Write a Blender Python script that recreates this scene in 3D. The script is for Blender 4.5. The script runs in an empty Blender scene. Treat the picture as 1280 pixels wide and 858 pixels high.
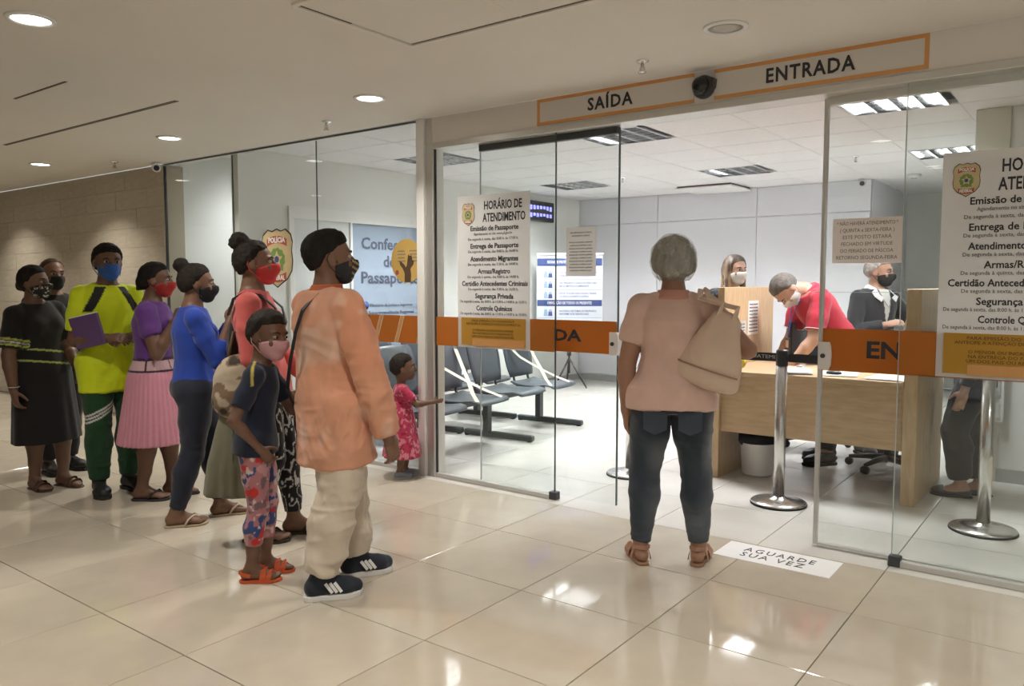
import bpy, bmesh, math, random
import numpy as np
from mathutils import Vector, Matrix

# ------------------------------------------------------------------ camera, world, lights, exposure
SC = bpy.context.scene
COL = SC.collection
random.seed(7)
RNG = np.random.RandomState(7)
PI = math.pi
CAM_H = 1.36
FPX, CX, CY = 988.0, 640.0, 429.0
YAW, PITCH = math.radians(37.0), math.radians(-4.2)
cd = bpy.data.cameras.new('camera')
cd.sensor_fit = 'HORIZONTAL'
cd.sensor_width = 36.0
cd.lens = FPX / 1280.0 * 36.0
cd.clip_start = 0.05
cd.clip_end = 200
cam = bpy.data.objects.new('camera', cd)
COL.objects.link(cam)
cam.location = (0, 0, CAM_H)
cam.rotation_euler = (PI / 2 + PITCH, 0, YAW)
SC.camera = cam

w = bpy.data.worlds.new('world')
SC.world = w
w.use_nodes = True
bg = w.node_tree.nodes['Background']
bg.inputs['Color'].default_value = (1.0, 0.965, 0.92, 1)
bg.inputs['Strength'].default_value = 0.34

SC.view_settings.view_transform = 'Standard'
SC.view_settings.look = 'None'
SC.view_settings.gamma = 1.0
SC.view_settings.use_curve_mapping = False
SC.view_settings.exposure = 0.56

DOWNLIGHT_W = 9.5        # watts of each corridor downlight
OFFICE_TUBE = 300.0       # emission of the tubes in the office fixtures

_F = np.array([-math.sin(YAW) * math.cos(PITCH), math.cos(YAW) * math.cos(PITCH), math.sin(PITCH)])
_R = np.array([math.cos(YAW), math.sin(YAW), 0.0])
_U = np.cross(_R, _F)


def ground(px, py, z=0.0):
    """point at height z seen at a photo pixel"""
    d = _F + _R * (px - CX) / FPX - _U * (py - CY) / FPX
    t = (z - CAM_H) / d[2]
    return (d[0] * t, d[1] * t, z)


# ------------------------------------------------------------------ object helpers
def link(o):
    COL.objects.link(o)
    return o


def tag(o, label, cat=None, group=None, kind=None):
    if label:
        o['label'] = label
    if cat:
        o['category'] = cat
    if group:
        o['group'] = group
    if kind:
        o['kind'] = kind
    return o


def thing(name, label, cat, loc=(0, 0, 0), rotz=0.0, group=None):
    o = link(bpy.data.objects.new(name, None))
    o.empty_display_size = 0.1
    o.location = loc
    o.rotation_euler = (0, 0, rotz)
    return tag(o, label, cat, group)


def origin_of(p):
    v = Vector((0, 0, 0))
    while p is not None:
        v += p.location
        p = p.parent
    return v


def mobj(name, me, mat=None, parent=None, loc=(0, 0, 0), local=False):
    """link a mesh; loc is in world space (unrotated parents) or, with local, in the parent's space"""
    o = link(bpy.data.objects.new(name, me))
    if mat is not None and not me.materials:
        me.materials.append(mat)
    o.parent = parent
    o.location = Vector(loc) if (local or parent is None) else Vector(loc) - origin_of(parent)
    return o


def bm_mesh(bm, name='mesh', smooth=False):
    me = bpy.data.meshes.new(name)
    bm.normal_update()
    bm.to_mesh(me)
    bm.free()
    if smooth:
        me.polygons.foreach_set('use_smooth', [True] * len(me.polygons))
    return me


_boxcache = {}


def box_mesh(sx, sy, sz, mat, bevel=0.0):
    key = (round(sx, 4), round(sy, 4), round(sz, 4), mat.name if mat else '', bevel)
    if key in _boxcache:
        return _boxcache[key]
    bm = bmesh.new()
    bmesh.ops.create_cube(bm, size=1.0)
    bmesh.ops.scale(bm, vec=(sx, sy, sz), verts=bm.verts)
    if bevel > 0:
        bmesh.ops.bevel(bm, geom=bm.edges[:], offset=min(bevel, .45 * min(sx, sy, sz)), segments=1, affect='EDGES')
    me = bm_mesh(bm)
    if mat:
        me.materials.append(mat)
    _boxcache[key] = me
    return me


def box(name, lo, hi, mat, parent=None, bevel=0.0, local=False):
    s = [abs(hi[i] - lo[i]) for i in range(3)]
    c = [(hi[i] + lo[i]) / 2 for i in range(3)]
    return mobj(name, box_mesh(s[0], s[1], s[2], mat, bevel), mat, parent, c, local)


def struct(name, lo, hi, mat, label=None, parent=None, bevel=0.0):
    o = box(name, lo, hi, mat, parent, bevel)
    if parent is None:
        tag(o, label, None, None, 'structure')
    return o


def lathe_mesh(prof, n=24, mat=None, smooth=True):
    """surface of revolution about z from (r, z) pairs"""
    vs, fs = [], []
    for r, z in prof:
        for i in range(n):
            a = 2 * PI * i / n
            vs.append((r * math.cos(a), r * math.sin(a), z))
    for k in range(len(prof) - 1):
        for i in range(n):
            j = (i + 1) % n
            fs.append((k * n + i, k * n + j, (k + 1) * n + j, (k + 1) * n + i))
    if prof[0][0] > 1e-5:
        fs.append(tuple(reversed(range(n))))
    if prof[-1][0] > 1e-5:
        fs.append(tuple(range((len(prof) - 1) * n, len(prof) * n)))
    me = bpy.data.meshes.new('lathe')
    me.from_pydata(vs, [], fs)
    if smooth:
        me.polygons.foreach_set('use_smooth', [len(p.vertices) == 4 for p in me.polygons])
    if mat:
        me.materials.append(mat)
    return me


def tube_mesh(pts, r, n=8, mat=None, flat=None):
    """tube along points; flat = (half width, half thickness, width axis) gives a ribbon"""
    P = [Vector(p) for p in pts]
    vs, fs = [], []
    m = len(P)
    up = Vector((0, 0, 1))
    for k in range(m):
        t = (P[min(k + 1, m - 1)] - P[max(k - 1, 0)]).normalized()
        if flat:
            wv = Vector(flat[2])
            wv = (wv - t * wv.dot(t)).normalized()
            tv = t.cross(wv)
            for sx, sy in ((-1, -1), (1, -1), (1, 1), (-1, 1)):
                vs.append(P[k] + wv * sx * flat[0] + tv * sy * flat[1])
        else:
            a = up if abs(t.z) < 0.9 else Vector((1, 0, 0))
            e1 = t.cross(a).normalized()
            e2 = t.cross(e1)
            rr = r[k] if hasattr(r, '__len__') else r
            for i in range(n):
                q = 2 * PI * i / n
                vs.append(P[k] + e1 * rr * math.cos(q) + e2 * rr * math.sin(q))
    nn = 4 if flat else n
    for k in range(m - 1):
        for i in range(nn):
            j = (i + 1) % nn
            fs.append((k * nn + i, k * nn + j, (k + 1) * nn + j, (k + 1) * nn + i))
    fs.append(tuple(reversed(range(nn))))
    fs.append(tuple(range((m - 1) * nn, m * nn)))
    me = bpy.data.meshes.new('tube')
    me.from_pydata([tuple(v) for v in vs], [], fs)
    if not flat:
        me.polygons.foreach_set('use_smooth', [True] * len(me.polygons))
    bm = bmesh.new()
    bm.from_mesh(me)
    bmesh.ops.recalc_face_normals(bm, faces=bm.faces[:])
    bm.to_mesh(me)
    bm.free()
    if mat:
        me.materials.append(mat)
    return me


def prism_mesh(outline, depth, mat=None, bevel=0.0):
    """extrude a 2D outline (x, z) along +y by depth"""
    bm = bmesh.new()
    vs = [bm.verts.new((x, 0, z)) for x, z in outline]
    f = bm.faces.new(vs)
    ex = bmesh.ops.extrude_face_region(bm, geom=[f])
    bmesh.ops.translate(bm, vec=(0, depth, 0), verts=[v for v in ex['geom'] if isinstance(v, bmesh.types.BMVert)])
    bmesh.ops.recalc_face_normals(bm, faces=bm.faces[:])
    me = bm_mesh(bm)
    if mat:
        me.materials.append(mat)
    return me


def text(s, size, pos, mat, parent, u=(1, 0, 0), v=(0, 0, 1), bold=0.0, align='CENTER', width=None, name='lettering', space=1.0, local=False):
    """flat lettering as a mesh, centred on pos, reading along u with up v"""
    cu = bpy.data.curves.new('txt', 'FONT')
    cu.body = s
    cu.size = size
    cu.align_x = align
    cu.align_y = 'CENTER'
    cu.offset = bold * size
    cu.space_character = space
    cu.resolution_u = 2
    cu.extrude = 0.0006
    tmp = link(bpy.data.objects.new('txt', cu))
    dg = bpy.context.evaluated_depsgraph_get()
    me = bpy.data.meshes.new_from_object(tmp.evaluated_get(dg))
    bpy.data.objects.remove(tmp)
    bpy.data.curves.remove(cu)
    co = np.empty(len(me.vertices) * 3)
    me.vertices.foreach_get('co', co)
    co = co.reshape(-1, 3)
    if len(co) == 0:
        return None
    sx = 1.0
    if width:
        sx = width / max(1e-6, co[:, 0].max() - co[:, 0].min())
    U, V = np.array(u, float), np.array(v, float)
    N = np.cross(U, V)
    out = co[:, :1] * sx * U + co[:, 1:2] * V + co[:, 2:3] * N
    me.vertices.foreach_set('co', out.ravel())
    me.update()
    me.materials.clear()
    me.materials.append(mat)
    return mobj(name, me, mat, parent, pos, local)


# ------------------------------------------------------------------ materials
MATS = {}


def _new(name):
    m = bpy.data.materials.new(name)
    m.use_nodes = True
    nt = m.node_tree
    return m, nt, nt.nodes['Principled BSDF']


def mat(name, col, rough=0.5, metal=0.0, var=0.0, vscale=8.0, bump=0.0, bscale=200.0, attr=False, coat=0.0, spec=0.5, stretch=(1, 1, 1), emit=0.0, sheen=0.0, sss=0.0):
    if name in MATS:
        return MATS[name]
    m, nt, b = _new(name)
    N, L = nt.nodes, nt.links
    b.inputs['Roughness'].default_value = rough
    b.inputs['Metallic'].default_value = metal
    b.inputs['Coat Weight'].default_value = coat
    b.inputs['Specular IOR Level'].default_value = spec
    b.inputs['Sheen Weight'].default_value = sheen
    if sss:
        b.inputs['Subsurface Weight'].default_value = sss
        b.inputs['Subsurface Scale'].default_value = 0.01
    c4 = (col[0], col[1], col[2], 1)
    b.inputs['Base Color'].default_value = c4
    src = None
    tc = N.new('ShaderNodeTexCoord')
    mp = N.new('ShaderNodeMapping')
    mp.inputs['Scale'].default_value = stretch
    L.new(tc.outputs['Object'], mp.inputs['Vector'])
    if attr:
        a = N.new('ShaderNodeAttribute')
        a.attribute_name = 'Col'
        src = a.outputs['Color']
    if var > 0:
        nz = N.new('ShaderNodeTexNoise')
        nz.inputs['Scale'].default_value = vscale
        nz.inputs['Detail'].default_value = 5
        L.new(mp.outputs['Vector'], nz.inputs['Vector'])
        mr = N.new('ShaderNodeMapRange')
        mr.inputs['From Min'].default_value = 0.3
        mr.inputs['From Max'].default_value = 0.7
        mr.inputs['To Min'].default_value = 1 - var
        mr.inputs['To Max'].default_value = 1 + var
        L.new(nz.outputs['Fac'], mr.inputs['Value'])
        mx = N.new('ShaderNodeVectorMath')
        mx.operation = 'SCALE'
        if src is not None:
            L.new(src, mx.inputs[0])
        else:
            mx.inputs[0].default_value = col[:3]
        L.new(mr.outputs['Result'], mx.inputs['Scale'])
        src = mx.outputs['Vector']
    if src is not None:
        L.new(src, b.inputs['Base Color'])
    if bump > 0:
        nb = N.new('ShaderNodeTexNoise')
        nb.inputs['Scale'].default_value = bscale
        nb.inputs['Detail'].default_value = 3
        L.new(mp.outputs['Vector'], nb.inputs['Vector'])
        bp = N.new('ShaderNodeBump')
        bp.inputs['Strength'].default_value = bump
        bp.inputs['Distance'].default_value = 0.004
        L.new(nb.outputs['Fac'], bp.inputs['Height'])
        L.new(bp.outputs['Normal'], b.inputs['Normal'])
    if emit > 0:
        b.inputs['Emission Color'].default_value = c4
        b.inputs['Emission Strength'].default_value = emit
    MATS[name] = m
    return m


def glass_mat(name, tint=(0.968, 0.984, 0.977), ior=1.5):
    """thin architectural pane: clear transmission with Fresnel reflection"""
    m = bpy.data.materials.new(name)
    m.use_nodes = True
    nt = m.node_tree
    for n in list(nt.nodes):
        nt.nodes.remove(n)
    out = nt.nodes.new('ShaderNodeOutputMaterial')
    mx = nt.nodes.new('ShaderNodeMixShader')
    tr = nt.nodes.new('ShaderNodeBsdfTransparent')
    gl = nt.nodes.new('ShaderNodeBsdfGlossy')
    fr = nt.nodes.new('ShaderNodeFresnel')
    tr.inputs['Color'].default_value = (*tint, 1)
    gl.inputs['Roughness'].default_value = 0.0
    fr.inputs['IOR'].default_value = ior
    geo = nt.nodes.new('ShaderNodeNewGeometry')
    # the pane reflects once, on its outer skin; no total internal reflection on the way out
    im = nt.nodes.new('ShaderNodeMath')
    im.operation = 'SUBTRACT'
    im.inputs[0].default_value = 1.0
    ml = nt.nodes.new('ShaderNodeMath')
    ml.operation = 'MULTIPLY'
    nt.links.new(geo.outputs['Backfacing'], im.inputs[1])
    nt.links.new(fr.outputs['Fac'], ml.inputs[0])
    nt.links.new(im.outputs['Value'], ml.inputs[1])
    nt.links.new(ml.outputs['Value'], mx.inputs['Fac'])
    nt.links.new(tr.outputs['BSDF'], mx.inputs[1])
    nt.links.new(gl.outputs['BSDF'], mx.inputs[2])
    nt.links.new(mx.outputs['Shader'], out.inputs['Surface'])
    return m


def wood_mat(name, c1, c2, axis=(1, 8, 8), rough=0.45):
    m, nt, b = _new(name)
    N, L = nt.nodes, nt.links
    tc = N.new('ShaderNodeTexCoord')
    mp = N.new('ShaderNodeMapping')
    mp.inputs['Scale'].default_value = axis
    nz = N.new('ShaderNodeTexNoise')
    nz.inputs['Scale'].default_value = 6
    nz.inputs['Detail'].default_value = 8
    cr = N.new('ShaderNodeValToRGB')
    cr.color_ramp.elements[0].position = 0.35
    cr.color_ramp.elements[1].position = 0.68
    cr.color_ramp.elements[0].color = (*c1, 1)
    cr.color_ramp.elements[1].color = (*c2, 1)
    L.new(tc.outputs['Object'], mp.inputs['Vector'])
    L.new(mp.outputs['Vector'], nz.inputs['Vector'])
    L.new(nz.outputs['Fac'], cr.inputs['Fac'])
    L.new(cr.outputs['Color'], b.inputs['Base Color'])
    b.inputs['Roughness'].default_value = rough
    return m


M_TILE = [mat('porcelain_tile_%d' % i, c, 0.06, var=0.05, vscale=5, spec=0.5) for i, c in enumerate(((.53, .475, .385), (.515, .46, .372), (.545, .49, .398)))]
M_OTILE = [mat('office_tile_%d' % i, c, 0.22, var=0.04, vscale=5) for i, c in enumerate(((.66, .64, .59), (.64, .62, .575)))]
M_GROUT = mat('grout', (.17, .14, .11), 0.8)
M_CEIL = mat('ceiling_plaster', (.72, .685, .62), 0.85, var=0.02, vscale=1.5)
M_HEAD = mat('header_paint', (.74, .70, .64), 0.6)
M_SLOT = mat('dark_slot', (.12, .10, .085), 0.8)
M_OCEIL = mat('mineral_ceiling_tile', (.76, .745, .74), 0.9, var=0.03, vscale=30, bump=0.15, bscale=120)
M_TBAR = mat('white_ceiling_grid', (.70, .69, .69), 0.5)
M_OWALL = mat('white_partition', (.72, .725, .76), 0.6, var=0.015, vscale=2)
M_OWALL2 = mat('white_plaster_wall', (.74, .74, .71), 0.75, var=0.015, vscale=2)
M_ALU = mat('satin_aluminium', (.62, .61, .58), 0.38, metal=0.65)
M_ALUW = mat('pale_anodised_profile', (.78, .775, .75), 0.4)
M_STEEL = mat('brushed_steel', (.66, .65, .63), 0.24, metal=1.0, var=0.05, vscale=14, stretch=(1, 1, .1))
M_CHROME = mat('chrome', (.80, .80, .80), 0.08, metal=1.0)
M_DARKMET = mat('dark_grey_steel', (.055, .06, .065), 0.45, metal=0.2)
M_BLACK = mat('black_plastic', (.018, .018, .02), 0.4)
M_RUBBER = mat('black_rubber', (.02, .02, .02), 0.8)
M_WHITE = mat('white_plastic', (.78, .78, .76), 0.4)
M_PAPER = mat('white_paper', (.80, .79, .775), 0.75, var=0.02, vscale=9)
M_PAPERG = mat('grey_paper', (.56, .55, .54), 0.75, var=0.03, vscale=9)
M_INK = mat('black_ink', (.03, .03, .035), 0.7)
M_INKG = mat('grey_ink', (.22, .21, .22), 0.7)
M_INKS = mat('grey_small_print', (.16, .155, .16), 0.7)
M_ORANGE = mat('orange_film', (.56, .20, .035), 0.45, var=0.03, vscale=4)
M_ORANGE2 = mat('pale_orange_film', (.62, .38, .12), 0.45)
M_SIGNO = mat('sign_orange', (.64, .31, .10), 0.5)
M_SIGNW = mat('sign_grey_white', (.66, .625, .575), 0.5)
M_YELLOW = mat('notice_yellow', (.66, .41, .085), 0.6)
M_NAVY = mat('navy_print', (.045, .07, .22), 0.6)
M_GLASS = glass_mat('clear_glass')
M_ACRYL = glass_mat('acrylic', (.97, .98, .98), 1.35)


def sheet_mat(name, col, trans=0.45):
    """paper or film on glass: part of the light falling on its back shines through"""
    m, nt, b = _new(name)
    b.inputs['Base Color'].default_value = (*col, 1)
    b.inputs['Roughness'].default_value = .7
    tr = nt.nodes.new('ShaderNodeBsdfTranslucent')
    tr.inputs['Color'].default_value = (*col, 1)
    mx = nt.nodes.new('ShaderNodeMixShader')
    mx.inputs['Fac'].default_value = trans
    out = [n for n in nt.nodes if n.type == 'OUTPUT_MATERIAL'][0]
    nt.links.new(b.outputs['BSDF'], mx.inputs[1])
    nt.links.new(tr.outputs['BSDF'], mx.inputs[2])
    nt.links.new(mx.outputs['Shader'], out.inputs['Surface'])
    return m


M_ORANGE = sheet_mat('orange_glass_film', (.56, .205, .03), .42)
M_ORANGE2 = sheet_mat('pale_orange_glass_film', (.62, .40, .14), .42)
M_POSTER = sheet_mat('poster_vinyl', (.87, .86, .85), .55)
M_YELLOW = sheet_mat('yellow_notice_sheet', (.72, .44, .07), .5)
M_WOOD = wood_mat('maple_laminate', (.50, .35, .20), (.60, .44, .27), (1.2, 7, 7))
M_WOODV = wood_mat('maple_laminate_upright', (.50, .35, .20), (.60, .44, .27), (7, 7, 1.2))
M_LIGHT = mat('lamp_diffuser', (1.0, .96, .88), 0.5, emit=9.0)
M_TUBE = mat('fluorescent_tube', (.97, .98, 1.0), 0.5, emit=OFFICE_TUBE)
M_GOLD = mat('badge_gold', (.56, .45, .25), 0.5, var=0.06, vscale=30)
M_GREEN = mat('badge_green', (.16, .27, .07), 0.6)
M_REDB = mat('badge_red', (.40, .08, .05), 0.6)
# ------------------------------------------------------------------ the setting
YG, ZC, ZO = 4.11, 2.508, 2.56
TS = 0.6225
XW, XE, YS, YN = -14.2, 3.4, -2.6, 11.7


def project(p):
    v = np.array(p, float) - np.array([0, 0, CAM_H])
    d = v @ _F
    return CX + FPX * (v @ _R) / d, CY - FPX * (v @ _U) / d, d


floor = struct('floor', (XW, YS, -0.12), (XE, YN, -0.006), M_GROUT, 'beige polished tile floor of the hall and office')
tiles = []
for i in range(-22, 8):
    for j in range(-8, 16):
        x0, y0 = -0.793 + i * TS, 2.147 + j * TS
        if x0 < XW or x0 + TS > XE + .3 or y0 < YS or y0 + TS > YN + .1:
            continue
        cx_, cy_ = x0 + TS / 2, y0 + TS / 2
        px, py, d = project((cx_, cy_, 0))
        office = y0 > 3.9
        if office and (cx_ < -7.3 or (cx_ > -0.5 and y0 > 6.3)):
            continue
        vis = d > 0.8 and -120 < px < 1400 and 380 < py < 960
        if office and cx_ < -6.3:
            vis = False
        tiles.append((0 if vis else 1, d, cx_, cy_, office))
tiles.sort()
rest_v, rest_f = [], []
for n, (nv, d, x, y, office) in enumerate(tiles):
    m_ = random.choice(M_OTILE if office else M_TILE)
    g = TS - 0.004
    if n < 290 and nv == 0:
        mobj('floor_tile', box_mesh(g, g, 0.012, m_, 0.0015), m_, floor, (x, y, -0.006))
    else:
        k = len(rest_v)
        h = g / 2
        rest_v += [(x - h, y - h, 0), (x + h, y - h, 0), (x + h, y + h, 0), (x - h, y + h, 0)]
        rest_f.append((k, k + 1, k + 2, k + 3))
me = bpy.data.meshes.new('tile_field')
me.from_pydata(rest_v, [], rest_f)
o = mobj('floor_tile_field', me, M_TILE[0], floor)
o['kind'] = 'stuff'

# hall ceiling with service slots and hatch
ceil = struct('ceiling', (XW, YS, ZC), (XE, YG - 0.03, ZC + 0.1), M_CEIL, 'plain beige plaster ceiling of the hall')
for (x0, y0, x1, y1) in ((-7.3, 2.745, -4.7, 2.775), (-5.45, 2.12, -4.76, 2.135)):
    box('service_slot', (x0, y0, ZC - 0.0025), (x1, y1, ZC + 0.001), M_SLOT, ceil)
hx0, hx1, hy0, hy1 = -2.72, -1.40, 2.12, 2.81
box('hatch_panel', (hx0 + .02, hy0 + .02, ZC - 0.004), (hx1 - .02, hy1 - .02, ZC), M_CEIL, ceil, 0.002)
for q in ((hx0, hy1 - .012, hx1, hy1 + .012), (hx0 - .012, hy0, hx0 + .012, hy1), (hx1 - .012, hy0, hx1 + .012, hy1), (hx0, hy0 - .012, hx1, hy0 + .012)):
    box('hatch_frame', (q[0], q[1], ZC - 0.012), (q[2], q[3], ZC), M_HEAD, ceil, 0.002)
box('hatch_gap', (hx0 + .02, hy1 - .022, ZC - .0055), (hx1 - .02, hy1 - .013, ZC - .0005), M_SLOT, ceil)
box('hatch_gap', (hx0 + .012, hy0 + .02, ZC - .0055), (hx0 + .018, hy0 + .3, ZC - .0005), M_SLOT, ceil)
box('hatch_gap', (-2.06, hy0 + .02, ZC - .0055), (-2.05, hy1 - .02, ZC - .0005), M_HEAD, ceil)

# stone-clad wall left of the glass, every slab a piece
wl = struct('wall_left', (XW, YG + 0.01, 0), (-7.27, YG + 0.2, ZC), mat('stone_backing', (.37, .325, .25), .9), 'beige travertine-clad wall left of the glass front')
M_STONE = [mat('travertine_%d' % i, c, 0.55, var=0.10, vscale=7, bump=.2, bscale=40, stretch=(1, 1, 5)) for i, c in enumerate(((.47, .415, .325), (.48, .425, .335), (.46, .405, .315), (.475, .42, .33)))]
rows = 13
rh = ZC / rows
for r in range(rows):
    x = XW + (r % 3) * .21
    while x < -7.28:
        ln = 0.62
        x2 = min(x + ln, -7.272)
        if x2 - x > 0.05:
            dp = random.choice((0.013, .015, .0165))
            m_ = random.choice(M_STONE)
            mobj('stone_slab', box_mesh(x2 - x - .002, dp, rh - .002, m_, .001), m_, wl, ((x + x2) / 2, YG + .01 - dp / 2, (r + .5) * rh))
        x = x2
struct('wall_end', (XW - .1, YS, 0), (XW, YG + .2, ZC), M_STONE[1], 'far end wall of the hall')

struct('wall_added_shade', (XW, YS - .1, 0), (-1.6, YS, ZC), M_STONE[2], 'unseen stone wall added opposite to darken the left of the hall')  # unseen wall added to block world light from the left rear
# header over the doors, post, office shell
hd = struct('trim_1', (-3.765, YG - 0.02, 2.335), (XE, YG + 0.14, ZC), M_HEAD, 'beige header beam above the sliding doors')
po = struct('trim_2', (-3.905, YG - 0.045, 0), (-3.835, YG + 0.10, ZC), M_ALUW, 'pale aluminium post left of the exit door', bevel=.004)
box('post_profile', (-3.833, YG - 0.025, 0), (-3.765, YG + 0.09, ZC), M_ALU, po, .004)
rail = struct('trim_3', (-3.765, YG - 0.03, 2.295), (XE, YG + 0.12, 2.335), M_ALU, 'brushed aluminium door rail under the header', bevel=.003)
struct('wall_side_room', (-7.3, 5.7, 0), (-6.2, 5.8, ZO + .16), M_OWALL2, 'white back wall of the small room behind the leftmost pane')
struct('ceiling_side_room', (-7.3, YG + .1, ZO + .106), (-6.2, 5.7, ZO + .158), M_OCEIL, 'white ceiling of the small room behind the leftmost pane')
struct('wall_side_room_left', (-7.4, YG + .2, 0), (-7.3, 5.8, ZO + .16), M_OWALL2, 'white left wall of the small room behind the leftmost pane')
struct('wall_over_glass', (-7.3, YG + .02, ZC + .001), (-3.9, YG + .1, ZO + .2), M_OWALL2, 'white bulkhead over the left glass panes')
wi = struct('wall_inner_left', (-6.2, YG + .02, 0), (-6.1, 9.7, ZO), M_OWALL2, 'white inner wall with the passport booth window')
wb = struct('wall_back', (-6.2, 9.72, 0), (-2.2, 9.82, ZO), M_OWALL, 'white panelled partition at the back of the office')
xs = (-6.1, -4.87, -3.52, -2.2)
for a, b_ in zip(xs[:-1], xs[1:]):
    for z0, z1 in ((.09, 2.2), (2.2, ZO)):
        box('wall_panel', (a + .004, 9.705, z0 + .004), (b_ - .004, 9.722, z1 - .004), M_OWALL, wb, .003)
wr = struct('wall_return', (-2.3, 9.72, 0), (-2.2, YN, ZO), M_OWALL, 'white partition running back beside the clerks')
box('wall_panel', (-2.202, 9.73, .09), (-2.19, 10.9, ZO), M_OWALL, wr, .003)
struct('wall_deep', (-2.3, YN, 0), (XE, YN + .1, ZO), M_OWALL2, 'far white wall of the deeper office bay')
wp = struct('wall_right', (-0.76, 6.35, 0), (XE, 6.5, ZO), M_OWALL2, 'white wall behind the right hand post')
box('pillar_face', (-0.78, 6.33, 0), (-0.57, 6.52, ZO), mat('cream_pillar', (.62, .60, .52), .7), wp, .004)
struct('wall_side', (-0.76, 6.5, 0), (-0.66, YN, ZO), M_OWALL2, 'white side wall running back from the pillar')
struct('wall_far_right', (XE, YG, 0), (XE + .1, 6.5, ZO), M_OWALL2, 'white wall closing the right end')
M_BASEB = mat('grey_skirting', (.36, .355, .34), .5)
struct('baseboard_right', (-0.57, 6.325, 0), (XE, 6.35, .095), M_BASEB, 'grey skirting of the white wall behind the right post')
struct('baseboard_back', (-6.1, 9.69, 0), (-2.2, 9.706, .085), M_BASEB, 'grey skirting along the back partition')
struct('baseboard_inner_left', (-6.1, 4.2, 0), (-6.088, 9.7, .085), M_BASEB, 'grey skirting along the inner left wall')

# office ceiling of mineral tiles on a white grid, openings left for the light fixtures
LX, LY = (-5.235, -3.215, -1.195), (5.735, 8.19)
oc = struct('ceiling_office', (-7.3, YG + .14, ZO + .16), (XE, YN, ZO + .24), M_OCEIL, 'suspended white tile ceiling of the office')
GX = [LX[2] - 0.31 + k * 0.62 for k in range(-8, 8)]
GX = [-6.1] + [LX[2] - .3125 + k * .6733 for k in range(-7, 7)] + [XE]
gxs = sorted(set([round(v, 4) for v in GX if -6.1 <= v <= XE]))
gys = [YG + .14] + [LY[0] - .3068 + k * .61375 for k in range(-2, 10)] + [YN]
gys = sorted(set([round(v, 4) for v in gys if YG + .139 <= v <= YN]))
for i in range(len(gxs) - 1):
    for j in range(len(gys) - 1):
        cx_, cy_ = (gxs[i] + gxs[i + 1]) / 2, (gys[j] + gys[j + 1]) / 2
        if gxs[i + 1] - gxs[i] < .06 or gys[j + 1] - gys[j] < .06:
            continue
        if any(abs(cx_ - a) < .2 and abs(cy_ - b_) < .2 for a in LX for b_ in LY):
            continue
        if (cx_ > -.5 and cy_ > 6.6) or (cx_ < -2.3 and cy_ > 9.75):
            continue
        box('ceiling_tile', (gxs[i] + .006, gys[j] + .006, ZO), (gxs[i + 1] - .006, gys[j + 1] - .006, ZO + .015), M_OCEIL, oc, .003)
for x in gxs:
    box('ceiling_grid_bar', (x - .012, YG + .14, ZO + .004), (x + .012, YN, ZO + .03), M_TBAR, oc)
for y in gys:
    box('ceiling_grid_bar', (-6.1, y - .012, ZO + .005), (XE, y + .012, ZO + .031), M_TBAR, oc)

# glass front: fixed panes and sliding leaves
PX = (-7.25, -6.146, -5.02, -3.907)
M_EDGE = mat('glass_edge', (.05, .085, .075), .25)
M_EDGEL = mat('pale_glass_edge', (.45, .50, .48), .25)
for k in range(3):
    o = struct('window_%d' % (k + 1), (PX[k] + .003, YG - .005, .03), (PX[k + 1] - .003, YG + .005, 2.50), M_GLASS, ('leftmost full-height glass pane beside the stone wall', 'second full-height glass pane carrying the police badge', 'third full-height glass pane with the orange striped band')[k])
    box('pane_edge', (PX[k + 1] - .0045, YG - .006, .03), (PX[k + 1] - .002, YG + .006, 2.49), M_EDGE, o)
    if k == 0:
        box('pane_edge', (PX[0], YG - .012, .03), (PX[0] + .012, YG + .012, 2.49), M_BLACK, o)
    box('pane_channel', (PX[k], YG - .018, 0), (PX[k + 1], YG + .018, .032), M_ALU, o, .003)
    box('pane_channel', (PX[k], YG - .012, 2.498), (PX[k + 1], YG + .012, ZC), M_DARKMET, o, .002)
fixA = struct('window_4', (-3.762, YG - .005, .03), (-2.757, YG + .005, 2.295), M_GLASS, 'fixed glass pane left of the exit carrying the opening hours')
box('pane_channel', (-3.765, YG - .018, 0), (-2.755, YG + .02, .03), M_ALU, fixA, .003)
box('pane_edge', (-2.758, YG - .006, .03), (-2.754, YG + .006, 2.295), M_EDGE, fixA)
box('pane_edge', (-3.766, YG - .008, .03), (-3.757, YG + .008, 2.295), M_BLACK, fixA)
box('floor_clip', (-2.79, YG - .022, 0), (-2.735, YG + .03, .05), M_DARKMET, fixA, .004)
fixB = struct('window_5', (-0.787, YG - .005, .03), (XE, YG + .005, 2.295), M_GLASS, 'fixed glass pane right of the entrance carrying the large opening hours')
box('pane_channel', (-0.79, YG - .018, 0), (XE, YG + .02, .03), M_ALU, fixB, .003)
box('pane_edge', (-0.789, YG - .006, .03), (-0.786, YG + .006, 2.295), M_EDGEL, fixB)
box('floor_clip', (-0.80, YG - .022, 0), (-0.745, YG + .03, .05), M_DARKMET, fixB, .004)
YL = YG + .075
leafA = struct('door_1', (-3.42, YL - .005, .012), (-2.353, YL + .005, 2.29), M_GLASS, 'sliding glass exit door leaf with orange band')
box('leaf_edge', (-2.356, YL - .007, .012), (-2.350, YL + .007, 2.29), M_EDGE, leafA)
box('leaf_edge', (-3.422, YL - .006, .012), (-3.419, YL + .006, 2.29), M_EDGEL, leafA)
box('leaf_clamp', (-3.42, YL - .02, 2.255), (-2.36, YL + .02, 2.31), M_DARKMET, leafA, .003)
leafB = struct('door_2', (-1.165, YL - .005, .012), (.10, YL + .005, 2.29), M_GLASS, 'sliding glass entrance door leaf with orange band')
box('leaf_edge', (-1.178, YL - .02, .012), (-1.160, YL + .02, 2.29), M_ALU, leafB, .003)
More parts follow.
